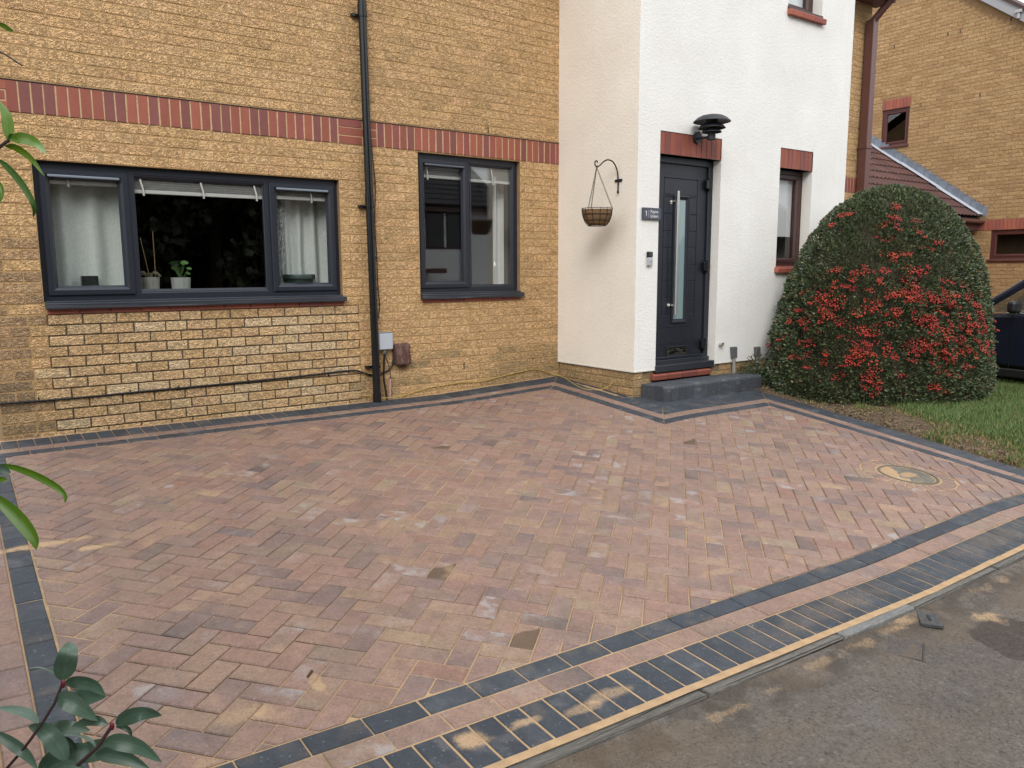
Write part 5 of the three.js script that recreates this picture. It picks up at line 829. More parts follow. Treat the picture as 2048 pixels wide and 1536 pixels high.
{ // speckled lace edge in the right light
  const g = new THREE.PlaneGeometry(0.16, 1.0, 20, 10), P = g.attributes.position; for (let i = 0; i < P.count; i++) { const v = P.getY(i) + 0.5; P.setX(i, P.getX(i) * (0.5 + 0.5 * v) + 0.03 * (1 - v) * -0.5); P.setZ(i, 0.015 * Math.sin(P.getX(i) * 70)); } g.translate(-2.91, 1.42, -0.22); g.computeVertexNormals();
  single('lace_curtain', 'speckled grey lace edge hanging by the right mullion of the wide window', 'curtain', g, std({ map: texture(128, 256, (u, v) => (fbm(u * 26, v * 60, 861, 2) > 0.5 ? [0.5, 0.5, 0.48] : [0.2, 0.2, 0.2]), true), roughness: 0.95, side: THREE.DoubleSide }));
}
function blind(label, x0, x1, y1, n, tapes, z) {
  const t = thing('venetian_blind', label, 'blind', [x0, y1, z]), w = x1 - x0; part('head_rail', box(0, w, 0, 0.03, -0.02, 0.02, 0.003), blindMat, t);
  for (let i = 0; i < n; i++) { const g = box(0.002, w - 0.002, -0.0082 * (i + 1), -0.0082 * (i + 1) + 0.0032, -0.021 - 0.004 * (i % 3), 0.022 - 0.004 * (i % 2), 0.001); part('slat', g, i % 2 ? blindSlat : blindMat, t); }
  const yb = -0.0082 * n; part('bottom_rail', box(0, w, yb - 0.032, yb - 0.004, -0.022, 0.022, 0.004), blindMat, t);
  for (const x of tapes) part('tape', tube([[x - 0.01, 0, 0.026], [x - 0.004, yb * 0.5, 0.034], [x + 0.008, yb, 0.034], [x + 0.012, yb - 0.05, 0.03]], 0.008, 20, 6).scale(1, 1, 1), blindMat, t);
  return [t, w];
}
blind('white venetian blind drawn up behind the left light of the wide window', -4.62, -4.14, 1.93, 11, [0.12], -0.11); blind('white venetian blind drawn up behind the middle light of the wide window', -4.06, -3.07, 1.9, 12, [0.06, 0.5, 0.92], -0.11); blind('white venetian blind drawn up behind the right light of the wide window', -2.97, -2.52, 1.9, 11, [0.3], -0.11);
blind('white venetian blind drawn up behind the left light of the two-light window', -1.58, -1.13, 2.2, 15, [0.06], -0.12);
{ const [t, w] = blind('white venetian blind drawn up behind the right light of the two-light window, its cord hanging', -1.06, -0.5, 2.2, 16, [0.28], -0.12); part('cord', [tube([[0.31, -0.1, 0.03], [0.305, -0.5, 0.03], [0.3, -0.92, 0.03]], 0.002, 20, 5), tube([[0.325, -0.1, 0.03], [0.32, -0.5, 0.03], [0.312, -0.92, 0.03]], 0.002, 20, 5)], whitePaint, t); part('cord_tassel', lathe([[0, 0.05], [0.007, 0.048], [0.01, 0.02], [0.015, 0], [0, -0.002]], 14).translate(0.306, -0.98, 0.03), whitePaint, t); }
single('white_door_lining', 'white painted upright seen inside the two-light window at its right', 'joinery', box(-0.605, -0.53, 0.95, 2.2, -0.34, -0.24, 0.004), whitePaint);
const sillY = W1.y[0] + 0.058;
function pot(name, label, x, z, r0, r1, h, col) {
  const t = thing(name, label, 'plant pot', [x, sillY, z]); const m = texture(128, 64, (u, v) => scl(col, 0.75 + 0.5 * fbm(u * 16, v * 8, 871, 4)), true);
  part('pot', lathe([[0, 0], [r0, 0], [r0 + 0.002, 0.003], [r1, h - 0.002], [r1, h], [r1 - 0.006, h], [r1 - 0.01, h - 0.012], [0, h - 0.014]], 32), std({ map: m, roughness: 0.8 }), t); return t;
}
{
  const r = rng(880), dead = std({ color: rgb(0.2, 0.17, 0.11), roughness: 0.9, side: THREE.DoubleSide }), green = std({ color: rgb(0.07, 0.15, 0.04), roughness: 0.6, side: THREE.DoubleSide });
  const a = pot('plant_pot', 'grey pot of dried foliage with two thin canes on the window board', -3.965, -0.2, 0.064, 0.072, 0.115, [0.26, 0.25, 0.225]);
  part('cane', rod([0.0, 0.1, 0.01], [-0.05, 0.42, 0.01], 0.0028, 6), std({ color: rgb(0.3, 0.19, 0.09), roughness: 0.7 }), a); part('cane', rod([0.045, 0.1, 0], [0.045, 0.47, 0], 0.0028, 6), std({ color: rgb(0.3, 0.19, 0.09), roughness: 0.7 }), a);
  for (let i = 0; i < 14; i++) { const s = r() * 6.28; part('dry_leaf', tube([[0, 0.1, 0], [Math.cos(s) * 0.05, 0.13 + 0.03 * r(), Math.sin(s) * 0.03], [Math.cos(s) * 0.085, 0.11 + 0.03 * r(), Math.sin(s) * 0.05]], 0.004, 8, 4), dead, a); }
  const b = pot('plant_pot', 'pale grey pot with a small green seedling on the window board', -3.735, -0.2, 0.066, 0.074, 0.11, [0.33, 0.33, 0.31]);
  for (let i = 0; i < 12; i++) { const s = r() * 6.28, q = 0.02 + 0.05 * r(), h = 0.14 + 0.1 * r(), g = new THREE.CircleGeometry(0.022 + 0.012 * r(), 9).scale(1, 0.8, 1).rotateX(-0.6 - 0.9 * r()).rotateY(s).translate(Math.cos(s) * q, h, Math.sin(s) * q); part('leaf', g, green, b); part('stem', rod([0, 0.09, 0], [Math.cos(s) * q, h, Math.sin(s) * q], 0.002, 5), green, b); }
  const c = pot('planter_bowl', 'dark green shallow planter bowl behind the right light of the wide window', -2.76, -0.19, 0.1, 0.135, 0.125, [0.025, 0.045, 0.04]); c.userData.category = 'bowl'; part('rim', lathe([[0.128, 0.085], [0.14, 0.09], [0.14, 0.127], [0.13, 0.129]], 32), std({ color: rgb(0.022, 0.04, 0.036), roughness: 0.5 }), c);
  const s = thing('speaker', 'small black box standing on the window board before the left curtain', 'speaker', [-4.39, sillY, -0.17]); part('cabinet', box(-0.055, 0.055, 0, 0.128, -0.045, 0.045, 0.006), blackPlastic, s); part('grille', box(-0.05, 0.05, 0.005, 0.122, 0.043, 0.048, 0.002), std({ color: rgb(0.008, 0.008, 0.009), roughness: 0.9 }), s);
  const d = thing('spiky_plant', 'dark spiky houseplant inside the narrow brown window', 'houseplant', [2.28, BAND - 1.0, TZ - 0.24]); for (let i = 0; i < 16; i++) { const q = r() * 6.28, e = 0.08 + 0.1 * r(); part('leaf', tube([[0, 0.28, 0], [Math.cos(q) * e * 0.6, 0.32 + 0.08 * r(), Math.sin(q) * 0.03], [Math.cos(q) * e, 0.24 + 0.14 * r(), Math.sin(q) * 0.05]], 0.008, 8, 4), std({ color: rgb(0.03, 0.025, 0.02), roughness: 0.7 }), d); } part('stem', rod([0, 0, 0], [0, 0.3, 0], 0.012, 8), std({ color: rgb(0.1, 0.08, 0.05), roughness: 0.9 }), d);
}
// ---------------------------------------------------------------- neighbouring house: its flank wall faces the drive
const NX = 12.3, NBAND = 1.955, NO = [[NX, 0, 0], [0, 0, 1], [0, 1, 0], [-1, 0, 0]];
{
  const h = thing('neighbour_house', 'buff brick neighbouring house behind the berry bush with small brown windows', 'house'), r = rng(901);
  const verge = (z) => 6.42 - 0.744 * (z + 1.28), A = [-3.54, -2.92, 3.92, 4.72], B = [-1.04, 0.55, 1.365, NBAND], roofY = (z) => 4.015 - (z + 3.855) * 0.691;
  const L = [], tone = () => scl([[0.54, 0.335, 0.16], [0.565, 0.352, 0.172], [0.52, 0.32, 0.152], [0.58, 0.37, 0.185], [0.49, 0.295, 0.142]][Math.floor(r() * 5)], 0.95 + 0.12 * r());
  for (let k = 0; k < 85; k++) { const below = k < 22, v0 = below ? NBAND - (k + 1) * 0.0755 : NBAND + 0.222 + (k - 22) * 0.0755, v1 = v0 + 0.0755, off = k % 2 ? 0 : 0.1125;
    let S = [[-4.6, 0.9]]; for (const q of [A, B, [-3.56, -2.9, 4.72, 4.94], [-1.04, 0.55, 1.29, 1.365]]) if (q[2] < v1 - 0.02 && q[3] > v0 + 0.02) S = S.flatMap(([a, b]) => (q[1] <= a || q[0] >= b ? [[a, b]] : [[a, q[0]], [q[1], b]]));
    for (const [a, b] of S) for (let i = Math.floor((a - off) / 0.225); off + i * 0.225 < b; i++) { const u0 = Math.max(a, off + i * 0.225), u1 = Math.min(b, off + (i + 1) * 0.225); if (u1 - u0 < 0.04 || v1 > verge(u1) - 0.12 || v1 < roofY(u0) - 0.1 && u1 < -1.5) continue; L.push([u0, u1, v0, v1, inView([NX, (v0 + v1) / 2, (u0 + u1) / 2], 1.03) ? nearness([NX, v0, u0], [1, 0, 0], (u1 - u0) * (v1 - v0)) : 0]); } }
  L.sort((a, b) => b[4] - a[4]); const rest = new MB(...NO);
  L.forEach((b, i) => { const m = i < 300 ? new MB(...NO) : rest; m.block(b[0] + 0.0045, b[1] - 0.0045, b[2] + 0.0045, b[3] - 0.0045, -0.03, (r() - 0.5) * 0.003, 0.003, tone(), [r() * 3, r() * 3], r); if (i < 300) m.build(numbered('brick'), brickMat, h); });
  rest.build('brickwork', brickMat, h).userData.kind = 'stuff';
  const mo = new MB(...NO), mc = [0.36, 0.22, 0.105]; // stepped under the sloping verge
  mo.sheet(-9, 4.5, -0.9, 3.9, -0.005, [A, B], mc); mo.sheet(-9, 0.9, 3.9, 4.72, -0.005, [A], mc);
  for (let z = -9; z < 1.0; z += 0.06) if (verge(z + 0.06) > 4.73) mo.sheet(z, z + 0.06, 4.72, Math.min(9, verge(z + 0.06)), -0.005, [[-3.56, -2.9, 4.72, 4.72]], mc);
  mo.reveal(...A, -0.1, -0.005, [0.25, 0.16, 0.08]); mo.reveal(...B, -0.1, -0.005, [0.25, 0.16, 0.08]); mo.build('mortar', mortarMat, h);
  const red = (n, u, v, w, hh) => { for (let i = 0; i < n; i++) { const m = new MB(...NO); m.block(u + i * w + 0.004, u + (i + 1) * w - 0.004, v + 0.003, v + hh - 0.003, -0.03, 0.004, 0.003, scl(redTones[Math.floor(r() * 4)], 1.15), [r() * 3, r() * 3], r); m.build(numbered(w > 0.1 ? 'sill_brick' : 'soldier_brick'), redMat, h); } };
  red(30, -1.42, NBAND + 0.002, 0.0755, 0.217); red(8, -3.55, 4.722, 0.08, 0.215); red(7, -1.03, 1.292, 0.225, 0.03); red(3, -3.5, 3.885, 0.2, 0.03);
  const win = (q, label, parts) => {
    const w = sub('window', h, label), f = new MB([NX - 0.0, 0, 0], ...NO.slice(1)); f.ring(...q, [[0, -0.12], [0, -0.03], [0.045, -0.03], [0.05, -0.036], [0.055, -0.026], [0.085, -0.026], [0.1, -0.05], [0.1, -0.08]]); f.build('frame', std({ color: rgb(0.085, 0.024, 0.02), roughness: 0.45 }), w);
    const pg = new THREE.PlaneGeometry(q[1] - q[0] - 0.18, q[3] - q[2] - 0.18).rotateY(-Math.PI / 2).translate(NX + 0.06, (q[2] + q[3]) / 2, (q[0] + q[1]) / 2); part('pane', pg, glassMat, w);
    part('sill', box(NX - 0.04, NX + 0.1, q[2] - 0.04, q[2] + 0.006, q[0] - 0.03, q[1] + 0.03, 0.005), brownTrim, w);
    part('room_wall', [box(NX + 1.3, NX + 1.32, q[2] - 0.6, q[3] + 0.5, q[0] - 1, q[1] + 1), box(NX + 0.16, NX + 1.3, q[2] - 0.62, q[2] - 0.6, q[0] - 1, q[1] + 1), box(NX + 0.16, NX + 1.3, q[3] + 0.5, q[3] + 0.52, q[0] - 1, q[1] + 1), box(NX + 0.16, NX + 1.3, q[2] - 0.6, q[3] + 0.5, q[0] - 1.02, q[0] - 1), box(NX + 0.16, NX + 1.3, q[2] - 0.6, q[3] + 0.5, q[1] + 1, q[1] + 1.02)], std({ color: rgb(0.06, 0.055, 0.05), roughness: 1 }), w);
    if (parts) part('mullion', box(NX + 0.03, NX + 0.1, q[2] + 0.08, q[3] - 0.08, -0.28, -0.2, 0.004), brownTrim, w);
  };
  win(A, 'small brown framed window above the lean-to roof'); win(B, 'low brown framed window under the red course', true);
  const holes = [[0.66, 4.6 + 0.2, -3.92 + 0.2]];
  const wv = std({ color: rgb(0.025, 0.02, 0.016), roughness: 0.95 });
  for (const [px, py] of [[1740, 233], [1842, 213], [1960, 191], [1789, 93], [1896, 66], [1921, 60], [2022, 35], [1988, 4]]) { const d = ray(px, py), k = (NX - camPos.x) / d.x, z = camPos.z + d.z * k, y = camPos.y + d.y * k, row = Math.round((y - NBAND - 0.222 - 0.038) / 0.0755); const vy = NBAND + 0.222 + row * 0.0755 + 0.038; part('weep_hole', box(NX - 0.004, NX + 0.01, vy - 0.034, vy + 0.034, z - 0.008, z + 0.008), wv, h); }
  // verge boards and roof above
  const dir = Math.atan(0.744), vb = (x0, x1, off, t, len, m, name) => { const g = new THREE.BoxGeometry(x1 - x0, t, len); g.rotateX(dir); g.translate((x0 + x1) / 2, 6.42 + off, -1.28); part(name, g, m, h); };
  vb(NX - 0.13, NX - 0.1, 0.04, 0.19, 9, std({ color: rgb(0.3, 0.3, 0.31), roughness: 0.6 }), 'verge_board'); vb(NX - 0.1, NX + 0.02, -0.04, 0.02, 9, std({ color: rgb(0.1, 0.07, 0.06), roughness: 0.7 }), 'verge_soffit'); vb(NX - 0.16, NX + 3, 0.17, 0.06, 9, std({ color: rgb(0.06, 0.035, 0.03), roughness: 0.9 }), 'roof');
  part('overflow_bracket', [rod([NX - 0.16, 6.0, -0.8], [NX - 0.16, 6.16, -0.8], 0.03, 12), box(NX - 0.2, NX - 0.05, 6.1, 6.16, -0.86, -0.74, 0.01)], std({ color: rgb(0.36, 0.36, 0.37), roughness: 0.5 }), h);
}
{ // lean-to between the two houses
  const t = thing('lean_to', 'low lean-to with a brown tiled roof between the two brick houses', 'outbuilding'), r = rng(920), S = Math.atan2(1.797, 2.6), n = 10, ex = 0.326, W = 0.3, x1 = NX - 0.1, e0 = [2.2, -1.24];
  const prof = []; for (let i = 0; i <= 16; i++) { const u = i / 16, ph = mod(u * 2, 1); prof.push([u * W, 0.012 + 0.022 * Math.pow(Math.max(0, Math.sin(clamp((ph - 0.42) / 0.52, 0, 1) * Math.PI)), 0.8)]); }
  const sh = new THREE.Shape(); sh.moveTo(0, 0.001); for (const [a, b] of prof) sh.lineTo(a, b); for (const [a, b] of [...prof].reverse()) sh.lineTo(a, b - 0.011); sh.lineTo(0, 0.001);
  const tg = new THREE.ExtrudeGeometry(sh, { depth: 0.38, bevelEnabled: false }); // profile across x, length along z
  tg.translate(0, 0, -0.38); tg.rotateX(-0.075); tg.translate(0, 0.03, 0);
  const mats = [[0.095, 0.042, 0.035], [0.085, 0.038, 0.033], [0.105, 0.048, 0.038], [0.078, 0.038, 0.034]].map((c) => std({ color: rgb(...c), roughness: 0.9, bumpMap: rep(N512, 2), bumpScale: 0.002 }));
  for (let k = 0; k < n; k++) for (let i = 0; i < 22; i++) { const m = part(numbered('roof_tile'), tg, mats[Math.floor(r() * 4)], t); m.position.set(x1 - (i + 1) * W, e0[0] + Math.sin(S) * k * ex + 0.02, e0[1] - Math.cos(S) * k * ex); m.rotation.x = S; }
  const deck = new THREE.BoxGeometry(6.5, 0.08, 3.35); deck.rotateX(S); deck.translate(NX - 3.3, 2.2 + 0.86, -1.2 - 1.38); part('roof_deck', deck, std({ color: rgb(0.05, 0.03, 0.025), roughness: 0.9 }), t);
  part('fascia', box(5.8, NX - 0.05, 1.98, 2.19, -1.3, -1.27, 0.004), brownTrim, t); part('gutter', [box(5.8, NX - 0.02, 2.1, 2.17, -1.262, -1.15, 0.03)], brownTrim, t); part('soffit', box(5.8, NX - 0.05, 1.955, 1.985, -1.6, -1.262), std({ color: rgb(0.05, 0.025, 0.02), roughness: 0.8 }), t);
  part('front_wall', box(5.72, NX - 0.04, -0.7, 1.97, -1.8, -1.6), std({ color: rgb(0.36, 0.225, 0.11), map: rep(brickMap, 8, 3), roughness: 0.95 }), t);
  const lead = [std({ color: rgb(0.2, 0.225, 0.265), roughness: 0.5, metalness: 0.25 }), std({ color: rgb(0.16, 0.185, 0.22), roughness: 0.5, metalness: 0.25 })], line = (z) => 2.3 + (-1.24 - z) * Math.tan(S);
  // apron dressed over the tiles, in lapped lengths, and the stepped upstand against the wall
  for (let k = 0; k < 3; k++) { const L = 1.1, g = new RoundedBoxGeometry(0.19, 0.014, L, 2, 0.005, 2), P = g.attributes.position; for (let i = 0; i < P.count; i++) P.setY(i, P.getY(i) + 0.006 * (vnoise(P.getX(i) * 20, P.getZ(i) * 9 + k * 7, 931) - 0.5) + 0.008 * (k % 2)); g.rotateX(S); g.rotateZ(0); g.translate(NX - 0.1, line(-1.24 - (k + 0.5) * 0.87) - 0.0, -1.24 - (k + 0.5) * 0.87); g.computeVertexNormals(); part('lead_apron', g, std({ color: rgb(0.46, 0.49, 0.54), roughness: 0.55 }), t); }
  for (let k = 0; k < 31; k++) { const z0 = -3.84 + k * 0.085, l = line(z0) - 0.02, m = new MB([NX - 0.008 - 0.002 * (k % 3), 0, 0], ...NO.slice(1)), top = l + 0.13 + 0.012 * r(); const q = [[z0, l - 0.03], [z0 + 0.12, line(z0 + 0.12) - 0.03], [z0 + 0.165, top - 0.012], [z0, top]]; m.quad(...q.map(([a, b]) => m.at(a, b, 0)), q, [1, 1, 1]); m.quad(m.at(...q[3], 0), m.at(...q[2], 0), m.at(q[2][0], q[2][1], -0.02), m.at(q[3][0], q[3][1], -0.02), q, [1, 1, 1]); m.build(numbered('lead_step'), lead[k % 2], t); }
}
// ---------------------------------------------------------------- dark car on the next drive
{
  const gy = -0.31, t = thing('parked_car', 'dark blue hatchback parked beyond the berry bush, its side partly in view', 'car', [5.36, gy, 0.86], -0.06), paint = new THREE.MeshPhysicalMaterial({ color: rgb(0.012, 0.015, 0.032), roughness: 0.35, metalness: 0.4, clearcoat: 1, clearcoatRoughness: 0.04 }), rubber = std({ color: rgb(0.012, 0.012, 0.012), roughness: 0.9 }), trim = std({ color: rgb(0.008, 0.008, 0.009), roughness: 0.5 }), dark = new THREE.MeshPhysicalMaterial({ color: rgb(0.5, 0.55, 0.55), transmission: 1, thickness: 0, roughness: 0, ior: 1.5, side: THREE.DoubleSide });
  // the car points away along -z; its length runs along +z from the nose, its width along +x
  const W = 1.72, shp = new THREE.Shape(), wheel = (x, y, R) => shp.absarc(x, y, R, Math.PI, 0, true);
  shp.moveTo(0.04, 0.3); shp.lineTo(0.38, 0.22); wheel(0.76, 0.3, 0.36); shp.lineTo(2.78, 0.2); wheel(3.16, 0.3, 0.36); shp.lineTo(3.8, 0.28); shp.quadraticCurveTo(3.92, 0.4, 3.9, 0.62); shp.quadraticCurveTo(3.88, 0.86, 3.78, 0.97); shp.lineTo(1.3, 0.94); shp.quadraticCurveTo(0.62, 0.9, 0.2, 0.74); shp.quadraticCurveTo(-0.02, 0.64, 0.0, 0.46); shp.lineTo(0.04, 0.3);
  const bg = new THREE.ExtrudeGeometry(shp, { depth: W - 0.16, bevelEnabled: true, bevelSize: 0.05, bevelOffset: -0.05, bevelThickness: 0.08, bevelSegments: 5, curveSegments: 14 });
  const place = (g) => { g.rotateY(-Math.PI / 2); g.translate(W - 0.08, 0, 0); return g; }; // shape x -> +z, extrusion -> x
  part('body', place(bg), paint, t);
  const gh = [[0.95, 0.93], [1.5, 1.36], [1.9, 1.42], [2.95, 1.42], [3.5, 1.2], [3.74, 0.96]], X = (y, s) => (s < 0 ? 0.03 + (y - 0.93) * 0.34 : W - 0.03 - (y - 0.93) * 0.34);
  const m = new MB(), w = [1, 1, 1], tt = [[0, 0], [1, 0], [1, 1], [0, 1]];
  for (let i = 1; i + 2 < gh.length; i++) { const [z0, y0] = gh[i], [z1, y1] = gh[i + 1]; m.quad([X(y0, -1), y0, z0], [X(y1, -1), y1, z1], [X(y1, 1), y1, z1], [X(y0, 1), y0, z0], tt, w); }
  m.build('roof', paint, t);
  const pane = (a, b, name) => { const q = new MB(); q.quad([X(a[1], -1), a[1], a[0]], [X(a[1], 1), a[1], a[0]], [X(b[1], 1), b[1], b[0]], [X(b[1], -1), b[1], b[0]], tt, w); q.build(name, dark, t); };
  pane(gh[0], gh[1], 'windscreen'); pane(gh[4], gh[5], 'rear_window');
  for (const s of [-1, 1]) { const q = new MB(), P = (z, y) => [X(y, s), y, z]; const poly = [[1.2, 0.95], [2.5, 0.95], [2.5, 1.36], [1.72, 1.355]], pol2 = [[2.56, 0.95], [3.4, 0.98], [3.28, 1.24], [2.94, 1.365], [2.56, 1.36]]; for (const pl of [poly, pol2]) for (let i = 1; i + 1 < pl.length; i++) q.tri(P(...pl[0]), P(...pl[i]), P(...pl[i + 1]), [0, 0], [1, 0], [1, 1], w, w, w); q.build('side_window', dark, t);
    part('front_pillar', tube([[X(0.94, s), 0.94, 0.98], [X(1.18, s), 1.18, 1.3], [X(1.37, s), 1.375, 1.58], [X(1.41, s), 1.41, 2.0], [X(1.41, s), 1.4, 2.95], [X(1.2, s), 1.2, 3.5], [X(0.97, s), 0.97, 3.72]], 0.05, 50, 8), paint, t); part('door_pillar', rod([X(0.94, s), 0.94, 2.53], [X(1.38, s), 1.38, 2.53], 0.035, 6), trim, t);
    const x = s < 0 ? -0.006 : W + 0.006, o = s < 0 ? -1 : 1;
    part('waistline_trim', tube([[X(0.95, s) + o * 0.026, 0.945, 1.36], [X(0.95, s) + o * 0.03, 0.948, 2.5], [X(0.95, s) + o * 0.028, 0.965, 3.5]], 0.012, 40, 6), chrome, t);
    part('door_seam', [box(x - 0.003, x + 0.003, 0.24, 0.93, 1.44, 1.447), box(x - 0.003, x + 0.003, 0.24, 0.93, 2.6, 2.607), box(x - 0.003, x + 0.003, 0.235, 0.242, 1.44, 2.6)], trim, t);
    part('door_handle', box(x - 0.02, x + 0.02, 0.79, 0.82, 2.32, 2.5, 0.01), chrome, t); part('sill_trim', box(x - 0.03, x + 0.012, 0.16, 0.27, 1.14, 2.78, 0.02), trim, t);
    const mg = new RoundedBoxGeometry(0.19, 0.15, 0.11, 3, 0.045).translate(x + o * 0.14, 1.03, 1.52); part('mirror', [mg, rod([x, 0.97, 1.5], [x + o * 0.1, 1.0, 1.52], 0.025, 8)], trim, t);
    for (const z of [0.76, 3.16]) { const wl = sub('wheel', t), wx = s < 0 ? 0.1 : W - 0.1; part('tyre', new THREE.TorusGeometry(0.25, 0.075, 12, 32).rotateY(Math.PI / 2).scale(1.2, 1, 1).translate(wx, 0.315, z), rubber, wl); part('rim', new THREE.CylinderGeometry(0.2, 0.2, 0.12, 24).rotateZ(Math.PI / 2).translate(wx, 0.315, z), std({ color: rgb(0.3, 0.3, 0.31), roughness: 0.35, metalness: 0.8 }), wl); }
    part('headlight', new THREE.SphereGeometry(0.12, 16, 10).scale(0.9, 0.7, 0.6).translate(s < 0 ? 0.22 : W - 0.22, 0.7, 0.14), chrome, t); part('rear_light', box((s < 0 ? 0.06 : W - 0.22), (s < 0 ? 0.22 : W - 0.06), 0.72, 0.9, 3.86, 3.92, 0.02), std({ color: rgb(0.3, 0.01, 0.01), roughness: 0.3 }), t);
  }
  part('seat', [box(0.3, 0.78, 0.5, 0.75, 1.9, 2.35, 0.08), box(0.32, 0.76, 0.7, 1.12, 2.35, 2.5, 0.07), box(0.42, 0.66, 1.12, 1.28, 2.4, 2.5, 0.05), box(0.94, 1.42, 0.5, 0.75, 1.9, 2.35, 0.08), box(0.96, 1.4, 0.7, 1.12, 2.35, 2.5, 0.07), box(1.06, 1.3, 1.12, 1.28, 2.4, 2.5, 0.05)], std({ color: rgb(0.02, 0.02, 0.022), roughness: 0.9 }), t);
  part('underbody', box(0.12, W - 0.12, 0.2, 0.5, 0.5, 3.5), trim, t);
}
// ---------------------------------------------------------------- across the road: mirrored in the panes
{
  const h = thing('opposite_house', 'white rendered house with a dark tiled roof across the road, mirrored in the two-light window', 'house'), wall = std({ color: rgb(0.8, 0.8, 0.8), roughness: 0.9 }), x0 = 5.2, x1 = 10.4, z0 = 16;
  part('wall', [box(x0, x1, -0.6, 3.35, z0, z0 + 7)], wall, h); const g = new THREE.Shape([[z0 - 0.3, 3.3], [z0 + 3.5, 5.9], [z0 + 7.3, 3.3]].map((p) => new THREE.Vector2(...p)));
  part('gable', new THREE.ExtrudeGeometry(g, { depth: x1 - x0 - 0.1, bevelEnabled: false }).rotateY(-Math.PI / 2).translate(x1 - 0.05, -0.06, 0), wall, h);
  const S = Math.atan2(2.6, 3.8), rm = std({ color: rgb(0.035, 0.034, 0.04), roughness: 0.8 }), rows = []; for (let k = 0; k < 14; k++) for (let i = 0; i < 36; i++) { const b = new THREE.CylinderGeometry(0.09, 0.09, 0.36, 8, 1, false, 0, 6.28).scale(1, 1, 0.45).rotateX(-Math.PI / 2).rotateX(-S + 0.06); b.translate(x0 - 0.1 + i * 0.152, 3.38 + Math.sin(S) * k * 0.33, z0 - 0.32 + Math.cos(S) * k * 0.33); rows.push(b); }
  const dk = new THREE.BoxGeometry(x1 - x0 + 0.3, 0.06, 4.75).rotateX(-S).translate((x0 + x1) / 2, 3.3 + 1.3, z0 + 1.6); part('roof', [...rows, dk], rm, h);
  part('fascia', box(x0 - 0.1, x1 + 0.1, 3.12, 3.34, z0 - 0.34, z0 - 0.3), brownTrim, h);
  const w = sub('window', h); part('frame', [box(6.7, 9.0, 1.9, 3.1, z0 - 0.03, z0 - 0.001)], brownFrame, w); for (const a of [6.78, 7.56, 8.34]) part('pane', box(a, a + 0.62, 1.98, 3.02, z0 - 0.034, z0 - 0.029), std({ color: rgb(0.012, 0.013, 0.015), roughness: 0.08 }), w); part('mullion', [box(7.42, 7.5, 1.95, 3.05, z0 - 0.05, z0 - 0.034), box(8.2, 8.28, 1.95, 3.05, z0 - 0.05, z0 - 0.034)], whitePaint, w);
  part('porch_roof', [box(5.4, 7.6, 1.1, 1.25, z0 - 1.2, z0 - 0.01).rotateZ(0), rod([5.6, -0.4, z0 - 1.1], [5.6, 1.1, z0 - 1.1], 0.09, 8)], brownTrim, h); part('garage_door', [box(8.6, 10.0, -0.5, 0.55, z0 - 0.04, z0 - 0.001)], std({ color: rgb(0.03, 0.016, 0.012), roughness: 0.6 }), h);
}
